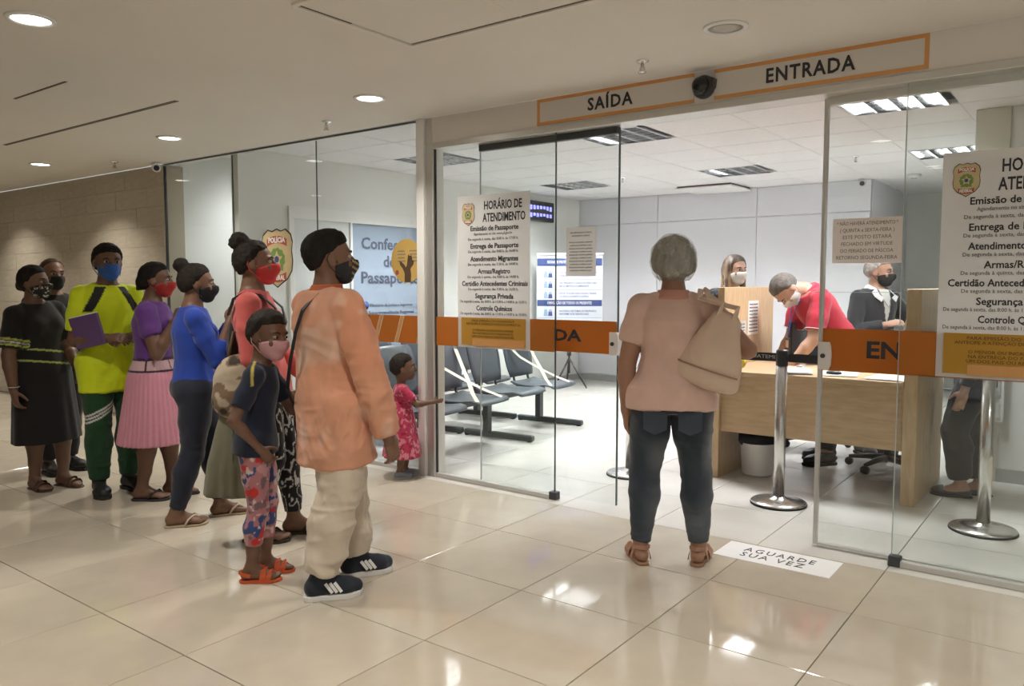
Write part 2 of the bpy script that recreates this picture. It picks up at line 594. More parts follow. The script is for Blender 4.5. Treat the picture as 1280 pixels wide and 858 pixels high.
box('leaf_clamp', (-1.16, YL - .02, 2.255), (.10, YL + .02, 2.31), M_ALU, leafB, .003)
box('leaf_sill', (-1.16, YL - .012, .008), (.1, YL + .012, .022), M_ALU, leafB)
# orange bands are film on the glass
ZB0, ZB1 = .940, 1.140


def film(name, x0, x1, y, z0, z1, m, parent):
    return box(name, (x0, y - .0012, z0), (x1, y, z1), m, parent)


film('orange_band', -3.755, -2.76, YG - .0055, ZB0, ZB1, M_ORANGE, fixA)
film('orange_band', -0.784, XE, YG - .0055, ZB0, ZB1, M_ORANGE, fixB)
b_ = film('orange_band', -3.41, -2.358, YL - .0055, ZB0, ZB1, M_ORANGE, leafA)
text('SAÍDA', .10, (-2.815, YL - .0075, 1.04), M_INK, leafA, bold=.03, width=.41)
b_ = film('orange_band', -1.158, .09, YL - .0055, .925, 1.14, M_ORANGE, leafB)
text('ENTRADA', .115, (-.652, YL - .0075, 1.035), M_INK, leafB, bold=.03, width=.60)
w3 = bpy.data.objects['window_3']
xb = -5.0
while xb < -3.93:
    x2 = min(xb + .175, -3.92)
    sl = .07
    mesh = prism_mesh([(0, 0), (x2 - xb, 0), (x2 - xb + sl if x2 < -3.93 else x2 - xb, ZB1 - ZB0), (sl if xb > -4.99 else 0, ZB1 - ZB0)], .0012, M_ORANGE)
    mobj('orange_band', mesh, M_ORANGE, w3, (xb, YG - .007, ZB0))
    if x2 < -3.95:
        mesh = prism_mesh([(0, 0), (.035, 0), (.035 + sl, ZB1 - ZB0), (sl, ZB1 - ZB0)], .0012, M_ORANGE2)
        mobj('pale_stripe', mesh, M_ORANGE2, w3, (x2 + .003, YG - .007, ZB0))
    xb = x2 + .041
# lock plates on the leaves
for par, x, zc_ in ((leafA, -2.372, 1.005), (leafB, -1.145, 1.0)):
    me = prism_mesh([(-.028, -.07), (.022, -.07), (.03, -.05), (.034, 0), (.03, .05), (.022, .07), (-.028, .07)], .05, M_ALUW)
    pl = mobj('lock_plate', me, M_ALUW, par, (x, YL - .025, zc_))
    me = lathe_mesh([(0.0, 0), (.012, 0), (.012, .008), (0, .008)], 12, M_DARKMET)
    k_ = mobj('lock_cylinder', me, M_DARKMET, pl, (x - .005, YL - .026, zc_))
    k_.rotation_euler = (PI / 2, 0, 0)

# passport booth window in the inner left wall (faces +x)
bw = struct('window_6', (-6.1, 4.64, 1.98), (-6.07, 6.46, 2.09), M_ALUW, 'framed booth window with the passport sign inside the office')
for y0, y1 in ((4.64, 4.70), (5.38, 5.41), (6.40, 6.46)):
    box('window_frame', (-6.1, y0, .1), (-6.072, y1, 1.98), M_ALUW, bw, .003)
box('window_pane', (-6.098, 4.70, .15), (-6.09, 5.38, 1.98), mat('frosted_pane', (.66, .68, .67), .35), bw)
box('window_pane', (-6.098, 5.41, .15), (-6.088, 6.40, 1.98), mat('blue_grey_film', (.30, .36, .44), .3, var=.12, vscale=1.2), bw)
M_INKB = mat('slate_ink', (.07, .085, .12), .6)
for s, z, wd, y in (('Confecção', 1.78, .78, 5.92), ('de', 1.60, .17, 5.92), ('Passaporte', 1.43, .84, 5.94)):
    text(s, .165, (-6.084, y, z), M_INKB, bw, u=(0, 1, 0), bold=.025, width=wd)
text('Ministério da Justiça e Segurança', .05, (-6.084, 5.95, 1.15), M_INKB, bw, u=(0, 1, 0), width=.62)
text('Superintendência Regional', .05, (-6.084, 5.95, 1.07), M_INKB, bw, u=(0, 1, 0), bold=.02, width=.66)
me = lathe_mesh([(0, 0), (.045, 0), (.045, .004), (0, .004)], 16, M_NAVY)
k_ = mobj('seal', me, M_NAVY, bw, (-6.088, 5.58, 1.15))
k_.rotation_euler = (0, PI / 2, 0)
box('window_handle', (-6.09, 6.33, 1.05), (-6.05, 6.36, 1.19), M_CHROME, bw, .004)
# ------------------------------------------------------------------ signs, notices, ceiling fittings
def badge(parent, c, w_, h_, y, nametop='POLÍCIA', namebot='FEDERAL'):
    """gold police shield lying on the plane y, facing -y"""
    ol = [(0, .5), (.13, .46), (.27, .49), (.42, .40), (.47, .27), (.44, .12), (.47, -.05), (.44, -.22), (.30, -.36), (.14, -.43), (0, -.5)]
    full = [(x * w_ / .94, z * h_) for x, z in ol] + [(-x * w_ / .94, z * h_) for x, z in reversed(ol[1:-1])]
    mobj('badge_rim', prism_mesh([(x * 1.05, z * 1.05) for x, z in full], .001, M_BLACK), M_BLACK, parent, (c[0], y - .001, c[1]))
    mobj('badge_field', prism_mesh(full, .001, M_GOLD), M_GOLD, parent, (c[0], y - .0022, c[1]))
    def arc(z0, bend, hw, th, m, dy):
        n = 8
        up = [(-hw + 2 * hw * i / n, z0 + th / 2 + bend * (1 - ((i - n / 2) / (n / 2)) ** 2)) for i in range(n + 1)]
        lo = [(x, z - th) for x, z in reversed(up)]
        mobj('badge_ribbon', prism_mesh([(x * w_, z * h_) for x, z in up + lo], .001, m), m, parent, (c[0], y - dy, c[1]))
    arc(.27, .06, .33, .13, M_REDB, .0034)
    arc(-.31, -.05, .30, .13, M_REDB, .0034)
    text(nametop, h_ * .125, (c[0], y - .0046, c[1] + h_ * .315), M_PAPER, parent, bold=.04, width=w_ * .56)
    text(namebot, h_ * .115, (c[0], y - .0046, c[1] - h_ * .345), M_PAPER, parent, bold=.04, width=w_ * .50)
    n = 22
    ring = []
    for i in range(n):
        a = 2 * PI * i / n
        rr = 1.0 + .12 * (i % 2)
        ring.append((.25 * w_ * rr * math.cos(a), .19 * h_ * rr * math.sin(a)))
    mobj('badge_wreath', prism_mesh(ring, .001, M_GREEN), M_GREEN, parent, (c[0], y - .0034, c[1] - .02 * h_))
    star = []
    for i in range(10):
        a = PI / 2 + PI * i / 5
        rr = 1 if i % 2 == 0 else .5
        star.append((.20 * w_ * rr * math.cos(a), .155 * h_ * rr * math.sin(a)))
    mobj('badge_star', prism_mesh(star, .001, M_GOLD), M_GOLD, parent, (c[0], y - .0046, c[1] - .02 * h_))
    disc = [(.075 * w_ * math.cos(2 * PI * i / 14), .058 * h_ * math.sin(2 * PI * i / 14)) for i in range(14)]
    mobj('badge_disc', prism_mesh(disc, .001, M_NAVY), M_NAVY, parent, (c[0], y - .0058, c[1] - .02 * h_))
    arc(-.20, .02, .20, .045, M_GREEN, .0046)


t = thing('wall_badge', 'gold police shield decal on the glass behind the coral-clad woman', 'decal', (-5.54, YG - .006, 1.33))
badge(t, (-5.54, 1.582), .40, .47, YG - .0055)

# door signs on the header
YH = YG - .02
for (x0, x1, s, tx, tw, lab, opn) in ((-2.88, -1.842, 'SAÍDA', -2.366, .30, 'long grey and orange exit sign reading SAÍDA above the door', 'R'), (-1.727, -.70, 'ENTRADA', -1.236, .43, 'long grey and orange entrance sign reading ENTRADA above the door', 'L')):
    t = thing('door_sign', lab, 'sign', ((x0 + x1) / 2, YH, 2.345), group='signs above the sliding doors')
    box('sign_panel', (x0, YH - .008, 2.345), (x1, YH, 2.503), M_SIGNW, t)
    f = .019
    box('sign_border', (x0, YH - .010, 2.345), (x1, YH - .0075, 2.345 + f), M_SIGNO, t)
    box('sign_border', (x0, YH - .010, 2.503 - f), (x1, YH - .0075, 2.503), M_SIGNO, t)
    xx = (x0, x0 + f) if opn == 'R' else (x1 - f, x1)
    box('sign_border', (xx[0], YH - .0102, 2.345), (xx[1], YH - .0077, 2.503), M_SIGNO, t)
    text(s, .10, (tx, YH - .0105, 2.422), M_INK, t, bold=.024, width=tw, space=1.15)

# dome camera between the signs
t = thing('dome_camera', 'black dome security camera on the header between the two door signs', 'camera', (-1.785, YH, 2.42))
me = lathe_mesh([(.062, 0), (.062, .02), (.055, .03)], 20, M_DARKMET)
o = mobj('camera_base', me, M_DARKMET, t, (-1.785, YH, 2.42))
o.rotation_euler = (PI / 2, 0, 0)
me = lathe_mesh([(.052, .0), (.051, .022), (.043, .045), (.026, .06), (0, .065)], 20, mat('smoked_dome', (.01, .01, .012), .12))
o = mobj('camera_dome', me, None, t, (-1.785, YH - .025, 2.42))
o.rotation_euler = (PI / 2, 0, 0)
me = prism_mesh([(0, .05), (.03, .048), (.075, .03), (.07, -.012), (.05, -.035), (.02, -.05)], .045, M_BLACK)
mobj('camera_hood', me, M_BLACK, t, (-1.785, YH - .055, 2.42))

HOURS = [('Emissão de Passaporte', ['Agendamento no site www.pf.gov.br', 'De segunda à sexta, das 8:00 h. às 17:00 h.']),
         ('Entrega de Passaporte', ['De segunda à sexta, das 9:00 h. às 16:00 h.']),
         ('Atendimento Migrantes', ['De segunda à sexta, das 7:30 h. às 14:00 h.']),
         ('Armas/Registro', ['De segunda à quinta, das 9:00 h. às 14:00 h.']),
         ('Certidão Antecedentes Criminais', ['De segunda à sexta, das 7:30 h. às 16:00 h.']),
         ('Segurança Privada', ['De segunda à sexta, das 8:00 h. às 11:30 h. e 14:00 h. às 16:00 h.']),
         ('Controle Químicos', ['De segunda à sexta, das 8:00 h. às 11:30 h. e 14:00 h. às 15:30 h.'])]
WID = [.40, .40, .40, .27, .55, .32, .30]


def hours_poster(x0, lab):
    W_, z0, z1 = .605, .938, 1.956
    t = thing('hours_poster', lab, 'poster', (x0 + W_ / 2, YG - .006, z0), group='opening hours posters on the glass')
    y = YG - .008
    box('poster_sheet', (x0, y - .0008, z0), (x0 + W_, y + .0008, z1), M_POSTER, t)
    f = y - .001
    c = x0 + W_ / 2
    badge(t, (x0 + .095, z1 - .125), .105, .145, f)
    text('HORÁRIO DE', .078, (x0 + .385, f - .001, z1 - .075), M_INK, t, bold=.02, width=.31)
    text('ATENDIMENTO', .078, (x0 + .395, f - .001, z1 - .155), M_INK, t, bold=.02, width=.35)
    zt = (.222, .339, .424, .507, .588, .671, .752)
    for (h_, subs), wd, dz in zip(HOURS, WID, zt):
        z = z1 - dz
        text(h_, .046, (c + .01, f - .001, z), M_INK, t, bold=.02, width=wd)
        z -= .036
        for s in subs:
            text(s, .024, (c, f - .001, z), M_INKS, t, bold=.01, width=min(.56, .0098 * len(s)))
            z -= .034
    box('yellow_notice', (x0 + .03, f - .0022, z0 + .018), (x0 + W_ - .035, f - .0003, z0 + .203), M_YELLOW, t)
    M_YI = mat('brown_ink', (.16, .09, .02), .7)
    for k, s in enumerate(('PARA EMISSÃO DO PASSAPORTE', 'ANTECIPE A ATENÇÃO DOS DOCUMENTOS', '', 'O MENOR OU INCAPAZ DEVERÁ', 'NA ENTREGA DO PASSAPORTE,', 'UM DOS PAIS OU RESPONSÁVEL')):
        if s:
            text(s, .021, (c, f - .003, z0 + .182 - k * .021), M_YI, t, width=.0138 * len(s))
    box('tape_patch', (x0 + .13, f - .003, z0 + .012), (x0 + W_ - .045, f - .0024, z0 + .062), mat('tan_tape', (.56, .29, .10), .5), t)
    return t


hours_poster(-3.552, 'white opening hours poster left of the exit door, fully in view')
hours_poster(-.628, 'white opening hours poster cut off at the right picture edge')

# round sticker
t = thing('round_sticker', 'round mustard yellow sticker on the glass beside the post', 'sticker', (-4.04, YG - .006, 1.375))
disc = [(.155 * math.cos(2 * PI * i / 40), .158 * math.sin(2 * PI * i / 40)) for i in range(40)]
mobj('sticker_disc', prism_mesh(disc, .001, mat('mustard', (.58, .39, .11), .6)), None, t, (-4.04, YG - .0075, 1.533))
for k, (a, b_) in enumerate(((-.09, .0), (-.09, .01), (-.085, .0), (-.09, .01))):
    box('print_line', (-4.04 + a, YG - .0085, 1.60 - k * .024), (-4.04 + b_ - .02, YG - .0075, 1.608 - k * .024), M_INKG, t)
    box('print_line', (-4.04 + .03, YG - .0085, 1.60 - k * .024), (-4.04 + .11, YG - .0075, 1.608 - k * .024), M_INKG, t)
dk = mat('sepia_ink', (.09, .055, .03), .7)
fig = [(-.03, -.145), (.03, -.145), (.035, -.09), (.028, -.05), (.06, -.015), (.062, .01), (.045, .015), (.04, .05), (.022, .04), (.008, .055), (0, .02), (-.005, -.02), (-.018, -.04), (-.03, -.02), (-.06, .0), (-.082, .012), (-.075, -.02), (-.05, -.045), (-.03, -.08)]
mobj('printed_figure', prism_mesh(fig, .001, dk), dk, t, (-4.03, YG - .0085, 1.525))
disc = [(.018 * math.cos(2 * PI * i / 12), .018 * math.sin(2 * PI * i / 12)) for i in range(12)]
mobj('print_dot', prism_mesh(disc, .001, M_REDB), M_REDB, t, (-4.135, YG - .0085, 1.45))


def notice(name, lab, x0, x1, z0, z1, y, lines, m=None, cat='notice', ink=None, sz=.8):
    t = thing(name, lab, cat, ((x0 + x1) / 2, y, z0))
    box('sheet', (x0, y - .001, z0), (x1, y, z1), m or sheet_mat('note_paper', (.87, .86, .84), .62), t)
    n = len(lines)
    for k, (s, frac) in enumerate(lines):
        if s:
            dz = (z1 - z0) / (n + .6)
            text(s, dz * sz, ((x0 + x1) / 2, y - .002, z1 - dz * (k + .8)), ink or M_INKS, t, width=(x1 - x0) * frac)
    return t


notice('taped_notice', 'printed white page taped to the sliding exit door', -2.725, -2.508, 1.415, 1.717, YL - .006,
       [('', 0), ('AVISO IMPORTANTE AO PÚBLICO', .72), ('ATENDIMENTO SOMENTE', .6), ('', 0)] + [('informações sobre documentos e agendamento', .78), ('necessários para o atendimento no posto', .72)] * 5 + [('', 0)], sz=.7)
notice('handwritten_notice', 'hand-lettered paper sheet taped inside the entrance glass', -1.123, -.803, 1.468, 1.69, YL - .008,
       [('* NÃO HAVERÁ ATENDIMENTO *', .88), ('( QUINTA e SEXTA-FEIRA )', .78), ('ESTE POSTO ESTARÁ', .7), ('FECHADO EM VIRTUDE', .74), ('DO FERIADO DE PÁSCOA', .76), ('RETORNO SEGUNDA-FEIRA', .88)], sheet_mat('cream_paper', (.86, .80, .76), .62), sz=.75)

# floor sign
t = thing('floor_sign', 'white floor sticker reading AGUARDE SUA VEZ before the entrance', 'floor sign', (-1.262, 3.868, 0))
me = box_mesh(.567, .25, .002, M_PAPER)
mobj('sticker_sheet', me, M_PAPER, t, (-1.262, 3.868, .001))
text('AGUARDE', .085, (-1.262, 3.905, .0028), M_INK, t, u=(1, 0, 0), v=(0, 1, 0), bold=.0, width=.35, space=1.3)
text('SUA VEZ', .085, (-1.275, 3.825, .0028), M_INK, t, u=(1, 0, 0), v=(0, 1, 0), bold=.0, width=.31, space=1.3)


# downlights
def downlight(x, y, lit, lab):
    t = thing('downlight', lab, 'downlight', (x, y, ZC), group='round hall downlights')
    mobj('trim_ring', lathe_mesh([(.075, -.001), (.080, -.010), (.098, -.008), (.100, .0)], 28, M_WHITE), M_WHITE, t, (x, y, ZC))
    m_ = M_LIGHT if lit else mat('dead_diffuser', (.42, .39, .34), .4)
    mobj('diffuser', lathe_mesh([(.078, -.004), (.04, -.006), (0, -.0065)], 28, m_), m_, t, (x, y, ZC))
    if lit:
        ld = bpy.data.lights.new('downlight_lamp', 'AREA')
        ld.shape = 'DISK'
        ld.size = .14
        ld.energy = DOWNLIGHT_W
        ld.color = (1.0, .94, .86)
        ld.spread = math.radians(115)
        lo = link(bpy.data.objects.new('lamp', ld))
        lo.parent = t
        lo.location = (0, 0, -.012)


DL = [(-3.68, 3.43, 1, 'lit round downlight above the man in the orange shirt'), (-5.91, 3.40, 1, 'lit round downlight in front of the second glass pane'), (-8.16, 3.385, 1, 'lit round downlight before the stone wall'), (-1.418, 3.465, 0, 'unlit round downlight in front of the door signs'),
      (-3.77, 1.55, 1, 'large bright round downlight at the upper left corner')]
for a in DL:
    downlight(*a)
for x, y, lab in ((-10.4, 3.385, 'unseen round downlight by the stone wall, first beyond the left picture edge'), (-12.6, 3.385, 'unseen round downlight by the stone wall, farthest along the hall'), (-8.15, 1.55, 'unseen round downlight in the inner row beyond the left picture edge'),  # out-of-view downlights, added for the light they give the hall
                  (-1.5, 1.5, 'unseen round downlight over the hall in front of the camera'), (.8, 1.5, 'unseen round downlight over the hall to the right of the camera'), (.8, 3.45, 'unseen round downlight by the glass beyond the right picture edge'),
                  (-1.4, -.4, 'unseen round downlight behind the camera to the left'), (.8, -.4, 'unseen round downlight behind the camera to the right')):
    downlight(x, y, 1, lab)


# sprinklers
def sprinkler(x, y, z, lab):
    t = thing('sprinkler_head', lab, 'sprinkler', (x, y, z))
    mobj('escutcheon', lathe_mesh([(.034, 0), (.034, -.004), (.020, -.012), (.010, -.014)], 16, M_CHROME), M_CHROME, t, (x, y, z))
    mobj('frame', lathe_mesh([(.009, -.012), (.009, -.03), (.014, -.034), (.014, -.05), (.006, -.056)], 10, M_STEEL), M_STEEL, t, (x, y, z))
    mobj('deflector', lathe_mesh([(.022, -.056), (.022, -.059), (0, -.06)], 12, M_STEEL), M_STEEL, t, (x, y, z))


sprinkler(-1.963, 3.717, ZC, 'chrome sprinkler head on the hall ceiling above the exit sign')
sprinkler(-4.45, 3.735, ZC, 'small sprinkler head on the hall ceiling above the third glass pane')
sprinkler(-7.45, 3.734, ZC, 'sprinkler head on the hall ceiling by the stone wall')
sprinkler(-1.94, 7.9, ZO, 'sprinkler head on the office ceiling behind the entrance')
sprinkler(-4.4, 7.9, ZO, 'sprinkler head on the office ceiling by the middle light fixtures')


def bullet_cam(p, aim, lab):
    t = thing('bullet_camera', lab, 'camera', p)
    box('camera_mount', (p[0] - .03, p[1] - .03, p[2] - .015), (p[0] + .03, p[1] + .03, p[2]), M_WHITE, t, .004)
    q = Vector(aim).to_track_quat('Z', 'Y')
    for nm, pr, m_ in (('camera_housing', [(.036, -.06), (.04, -.05), (.04, .04), (.034, .05)], M_WHITE), ('camera_lens', [(.026, .048), (.026, .056), (.012, .058)], M_BLACK)):
        o = mobj(nm, lathe_mesh(pr, 16, m_), m_, t, (p[0], p[1], p[2] - .05))
        o.rotation_euler = q.to_euler()


bullet_cam((-7.2, 4.0, ZC), (.9, -.45, -.15), 'white bullet camera under the ceiling beside the stone wall')
bullet_cam((-2.28, 9.6, ZO), (.2, -.95, -.2), 'white bullet camera in the office corner above the clerks')


# office recessed louvre fixtures
def office_light(x, y, lab, tube=M_TUBE):
    t = thing('louvre_light', lab, 'ceiling light', (x, y, ZO), group='square louvre lights in the office ceiling')
    s = .298
    box('housing', (x - s, y - s, ZO + .095), (x + s, y + s, ZO + .105), M_WHITE, t)
    for a in (-1, 1):
        box('housing_side', (x + a * s - .006, y - s, ZO - .004), (x + a * s + .006, y + s, ZO + .1), M_CHROME, t)
        box('housing_side', (x - s, y + a * s - .006, ZO - .004), (x + s, y + a * s + .006, ZO + .1), M_CHROME, t)
    for k in (-1.5, -.5, .5, 1.5):
        o = mobj('tube', lathe_mesh([(.013, -.27), (.013, .27)], 10, tube), tube, t, (x + k * .148, y, ZO + .082))
        o.rotation_euler = (PI / 2, 0, 0)
    for k in (-1, 0, 1):
        me = prism_mesh([(-.020, .066), (.020, .066), (.004, 0), (-.004, 0)], 2 * s - .012, M_CHROME)
        mobj('reflector_blade', me, M_CHROME, t, (x + k * .148, y - s + .006, ZO))
    for k in range(-2, 3):
        box('louvre_blade', (x - s + .006, y + k * .105 - .002, ZO + .002), (x + s - .006, y + k * .105 + .002, ZO + .060), M_CHROME, t)


office_light(-6.75, 5.05, 'unseen louvre light added to brighten the small room behind the leftmost pane', mat('added_dim_tube', (.97, .98, 1.0), .5, emit=80.0))  # added lamp, hidden from the camera, brightens the leftmost pane
names = {(0, 0): 'left front', (1, 0): 'middle front', (2, 0): 'right front', (0, 1): 'left rear', (1, 1): 'middle rear', (2, 1): 'right rear'}
for i, x in enumerate(LX):
    for j, y in enumerate(LY):
        office_light(x, y, 'square louvre light, ' + names[(i, j)] + ' of the office ceiling')

# ceiling cassette at the back
t = thing('ceiling_cassette', 'flat white air cassette with dark gap by the back partition', 'air conditioner', (-3.95, 9.35, ZO - .05))
box('cassette_panel', (-4.3, 9.02, ZO - .04), (-3.58, 9.68, ZO - .02), M_OCEIL, t, .008)
box('cassette_gap', (-4.28, 9.04, ZO - .02), (-3.6, 9.66, ZO), M_SLOT, t)
t = thing('smoke_detector', 'flat white smoke detector on the deeper office ceiling', 'detector', (-1.75, 9.6, ZO))
mobj('detector_body', lathe_mesh([(.07, 0), (.07, -.02), (.05, -.035), (0, -.038)], 20, M_WHITE), M_WHITE, t, (-1.75, 9.6, ZO))
mobj('detector_ring', lathe_mesh([(.03, -.036), (.028, -.045), (0, -.046)], 14, M_PAPERG), M_PAPERG, t, (-1.75, 9.6, ZO))
# ------------------------------------------------------------------ office furniture
M_SEAT = mat('blue_grey_seat_plastic', (.065, .078, .092), .38, var=.05, vscale=4)
M_SEATF = mat('dark_bench_steel', (.05, .06, .065), .45, metal=.2)
M_TAPE = mat('cream_barrier_tape', (.72, .66, .52), .6)


def sheet_mesh(path, width, th, m, taper=None, crown=0.0):
    """thick curved shell: path of (x, z) swept over y, with rounded ends and a slight dish"""
    ny = 8
    bm = bmesh.new()
    n = len(path)
    grid = []
    for side in (0, 1):
        rows_ = []
        for k, (x, z) in enumerate(path):
            a = path[max(k - 1, 0)]
            b = path[min(k + 1, n - 1)]
            dx, dz = b[0] - a[0], b[1] - a[1]
            l = math.hypot(dx, dz)
            nx, nz = -dz / l, dx / l
            wd = width * (taper[k] if taper else 1)
            r = []
            for j in range(ny + 1):
                q = j / ny * 2 - 1
                off = (th if side else 0) + crown * (q * q)
                r.append(bm.verts.new((x + nx * off, q * wd / 2, z + nz * off)))
            rows_.append(r)
        grid.append(rows_)
    for k in range(n - 1):
        for j in range(ny):
            bm.faces.new((grid[0][k][j], grid[0][k + 1][j], grid[0][k + 1][j + 1], grid[0][k][j + 1]))
            bm.faces.new((grid[1][k][j], grid[1][k][j + 1], grid[1][k + 1][j + 1], grid[1][k + 1][j]))
    for k in range(n - 1):
        for j in (0, ny):
            bm.faces.new((grid[0][k][j], grid[0][k + 1][j], grid[1][k + 1][j], grid[1][k][j]))
    for k in (0, n - 1):
        for j in range(ny):
            bm.faces.new((grid[0][k][j], grid[0][k][j + 1], grid[1][k][j + 1], grid[1][k][j]))
    bmesh.ops.recalc_face_normals(bm, faces=bm.faces[:])
    me = bm_mesh(bm, smooth=True)
    me.materials.append(m)
    return me


seat_me = sheet_mesh([(-.04, .425), (.02, .405), (.12, .395), (.25, .397), (.36, .412), (.41, .405), (.435, .385)], .50, .012, M_SEAT, [.86, .95, 1, 1, 1, .96, .86], .012)
back_me = sheet_mesh([(-.035, .47), (-.055, .56), (-.075, .66), (-.10, .76), (-.135, .85), (-.15, .875)], .49, -.012, M_SEAT, [.84, .94, 1, 1, .96, .88], .010)


def bench(loc, rot, ys, posts, lab):
    t = thing('waiting_bench', lab, 'bench', loc, rot, 'waiting benches in the office')
    y0, y1 = min(ys) - .25, max(max(ys) + .2, max(posts) + .04)
    box('beam', (-.035, y0, .315), (.035, y1, .375), M_SEATF, t, .004, local=True)
    for y in posts:
        box('post', (-.028, y - .035, .05), (.028, y + .035, .315), M_SEATF, t, .004, local=True)
        f = mobj('foot', box_mesh(.72, .06, .05, M_SEATF, .01), M_SEATF, t, (.12, y, .032), local=True)
        for sx in (-.22, .44):
            mobj('foot_pad', lathe_mesh([(.022, -.025), (.022, 0)], 10, M_RUBBER), M_RUBBER, f, (sx - .12, 0, -.007), local=True)
    for y in ys:
        mobj('seat', seat_me, M_SEAT, t, (-.08, y, -.008), local=True)
        b = mobj('backrest', back_me, M_SEAT, t, (-.08, y, 0), local=True)
        for s in (-1, 1):
            me = tube_mesh([(.04, y + s * .13, .37), (-.09, y + s * .13, .385), (-.125, y + s * .13, .44), (-.147, y + s * .13, .56)], .012, 8, M_SEATF)
            mobj('bracket', me, M_SEATF, t, (0, 0, 0), local=True)
    return t


BROT = math.radians(5)
BL = (-4.40, 5.47, 0)
bench(BL, BROT, (-1.04, -.43, .20, .79), (0.0, .93), 'front row of joined blue grey seats, some crossed with tape')
b2 = (BL[0] - .75 * math.cos(BROT), BL[1] - .75 * math.sin(BROT), 0)
bench(b2, BROT, (-1.04, -.43, .20, .79), (0.0, .93), 'second row of joined blue grey seats behind the taped row')


def bpt(x, y, z):
    c, s = math.cos(BROT), math.sin(BROT)
    return (BL[0] + x * c - y * s, BL[1] + x * s + y * c, z)


def tape(name_lab, y):
    t = thing('barrier_tape', name_lab, 'tape', bpt(.2, y, .41), 0, 'tape crosses on the bench seats')
    for s in (-1, 1):
        pts = [bpt(-.18, y + s * .20, .80), bpt(-.06, y + s * .13, .665), bpt(.08, y + s * .02, .56), bpt(.22, y - s * .11, .465), bpt(.31, y - s * .18, .42), bpt(.362, y - s * .20, .392)]
        mobj('tape_strip', tube_mesh(pts, .01, flat=(.022, .001, _xdir)), M_TAPE, t, (0, 0, 0)).data.materials.append(M_TAPE)


_xdir = (-math.sin(BROT), math.cos(BROT), 0)
tape('cream tape crossed over the front row seat nearest the poster', -.43)
tape('cream tape crossed over the far end seat of the front row', .79)


# ---------------------------------------------------------------- counter desk
t = thing('counter_desk', 'maple service desk with tall side panels behind the entrance', 'desk', (-1.56, 5.8, 0))
box('side_panel', (-2.205, 5.27, 0), (-2.15, 6.15, .735), M_WOODV, t, .003)
box('side_panel', (-.975, 5.27, 0), (-.895, 6.20, 1.335), M_WOODV, t, .003)
box('desk_top', (-2.23, 5.235, .735), (-.975, 6.02, .768), M_WOOD, t, .004)
box('modesty_panel', (-2.15, 5.31, .33), (-.975, 5.335, .735), M_WOOD, t, .002)
box('return_top', (-2.185, 6.02, .735), (-1.80, 6.45, .768), M_WOOD, t, .004)
box('desk_divider', (-2.235, 5.42, .768), (-2.185, 6.45, 1.345), M_WOODV, t, .003)
sc_ = thing('acrylic_screen', 'clear acrylic screen standing along the desk front', 'screen', (-1.5, 5.62, .768))
box('screen_sheet', (-1.75, 5.618, .79), (-1.0, 5.624, 1.31), M_ACRYL, sc_)
for x in (-1.70, -1.05):
    box('screen_foot', (x - .02, 5.58, .769), (x + .02, 5.66, .80), mat('clear_block', (.6, .62, .62), .2), sc_, .003)
box('screen_edge', (-1.75, 5.617, 1.31), (-1.0, 5.625, 1.314), M_EDGEL, sc_)

# notices clipped on the divider (its right face)
for lab, y0, y1, z0, z1, m_ in (('grey typed page taped low on the desk divider', 5.55, 5.84, .86, 1.09, M_PAPERG), ('long white page hanging on the desk divider', 5.88, 6.10, .98, 1.24, M_PAPER)):
    n_ = thing('divider_notice', lab, 'notice', (-2.18, (y0 + y1) / 2, z0))
    box('sheet', (-2.184, y0, z0), (-2.182, y1, z1), m_, n_)
    for k in range(9):
        text('informações gerais de atendimento ao público', .016, (-2.1805, (y0 + y1) / 2, z1 - (k + 1) * (z1 - z0) / 10), M_INKG, n_, u=(0, 1, 0), width=(y1 - y0) * .8)

# bits on the desk
def paper_stack(x, y, rz, n, lab, m=M_PAPER):
    p = thing('paper_stack', lab, 'papers', (x, y, .769), rz)
    for k in range(n):
        o = mobj('page', box_mesh(.21, .297, .0012, m), m, p, (random.uniform(-.012, .012), random.uniform(-.012, .012), .001 + k * .0021), local=True)
        o.rotation_euler = (0, 0, random.uniform(-.12, .12))


paper_stack(-1.68, 5.40, .3, 9, 'loose heap of papers on the desk beside the steel post')
paper_stack(-1.40, 5.48, .2, 3, 'few white sheets lying on the desk by the door edge')
paper_stack(-1.08, 5.42, .0, 4, 'small pile of documents at the right end of the desk')
ms = thing('computer_mouse', 'black computer mouse on the white sheets', 'mouse', (-1.42, 5.40, .776))
bm = bmesh.new()
bmesh.ops.create_icosphere(bm, subdivisions=3, radius=1)
bmesh.ops.scale(bm, vec=(.05, .032, .02), verts=bm.verts)
for v in bm.verts:
    v.co.z = max(v.co.z, -.004) + .006
mobj('mouse_shell', bm_mesh(bm, smooth=True), M_BLACK, ms, (0, 0, 0), local=True)
mobj('mouse_wheel', lathe_mesh([(.006, -.003), (.006, .003)], 10, M_DARKMET), M_DARKMET, ms, (.028, 0, .022), local=True).rotation_euler = (PI / 2, 0, 0)
ph = thing('desk_phone', 'flat black desk telephone at the right end of the desk', 'telephone', (-1.15, 5.80, .769))
box('phone_base', (-1.24, 5.72, .769), (-1.06, 5.89, .80), M_BLACK, ph, .01)
box('handset', (-1.235, 5.73, .80), (-1.195, 5.88, .825), M_DARKMET, ph, .012)
# monitor seen from behind at the left of the desk
mo = thing('monitor', 'black computer monitor turned sideways beside the divider', 'monitor', (-1.94, 6.28, .768))
box('monitor_base', (-2.02, 6.20, .769), (-1.86, 6.36, .782), M_BLACK, mo, .006)
box('monitor_neck', (-1.955, 6.26, .78), (-1.925, 6.30, .90), M_BLACK, mo, .004)
o = box('monitor_screen', (-1.955, 6.10, .84), (-1.92, 6.46, 1.08), M_BLACK, mo, .01)
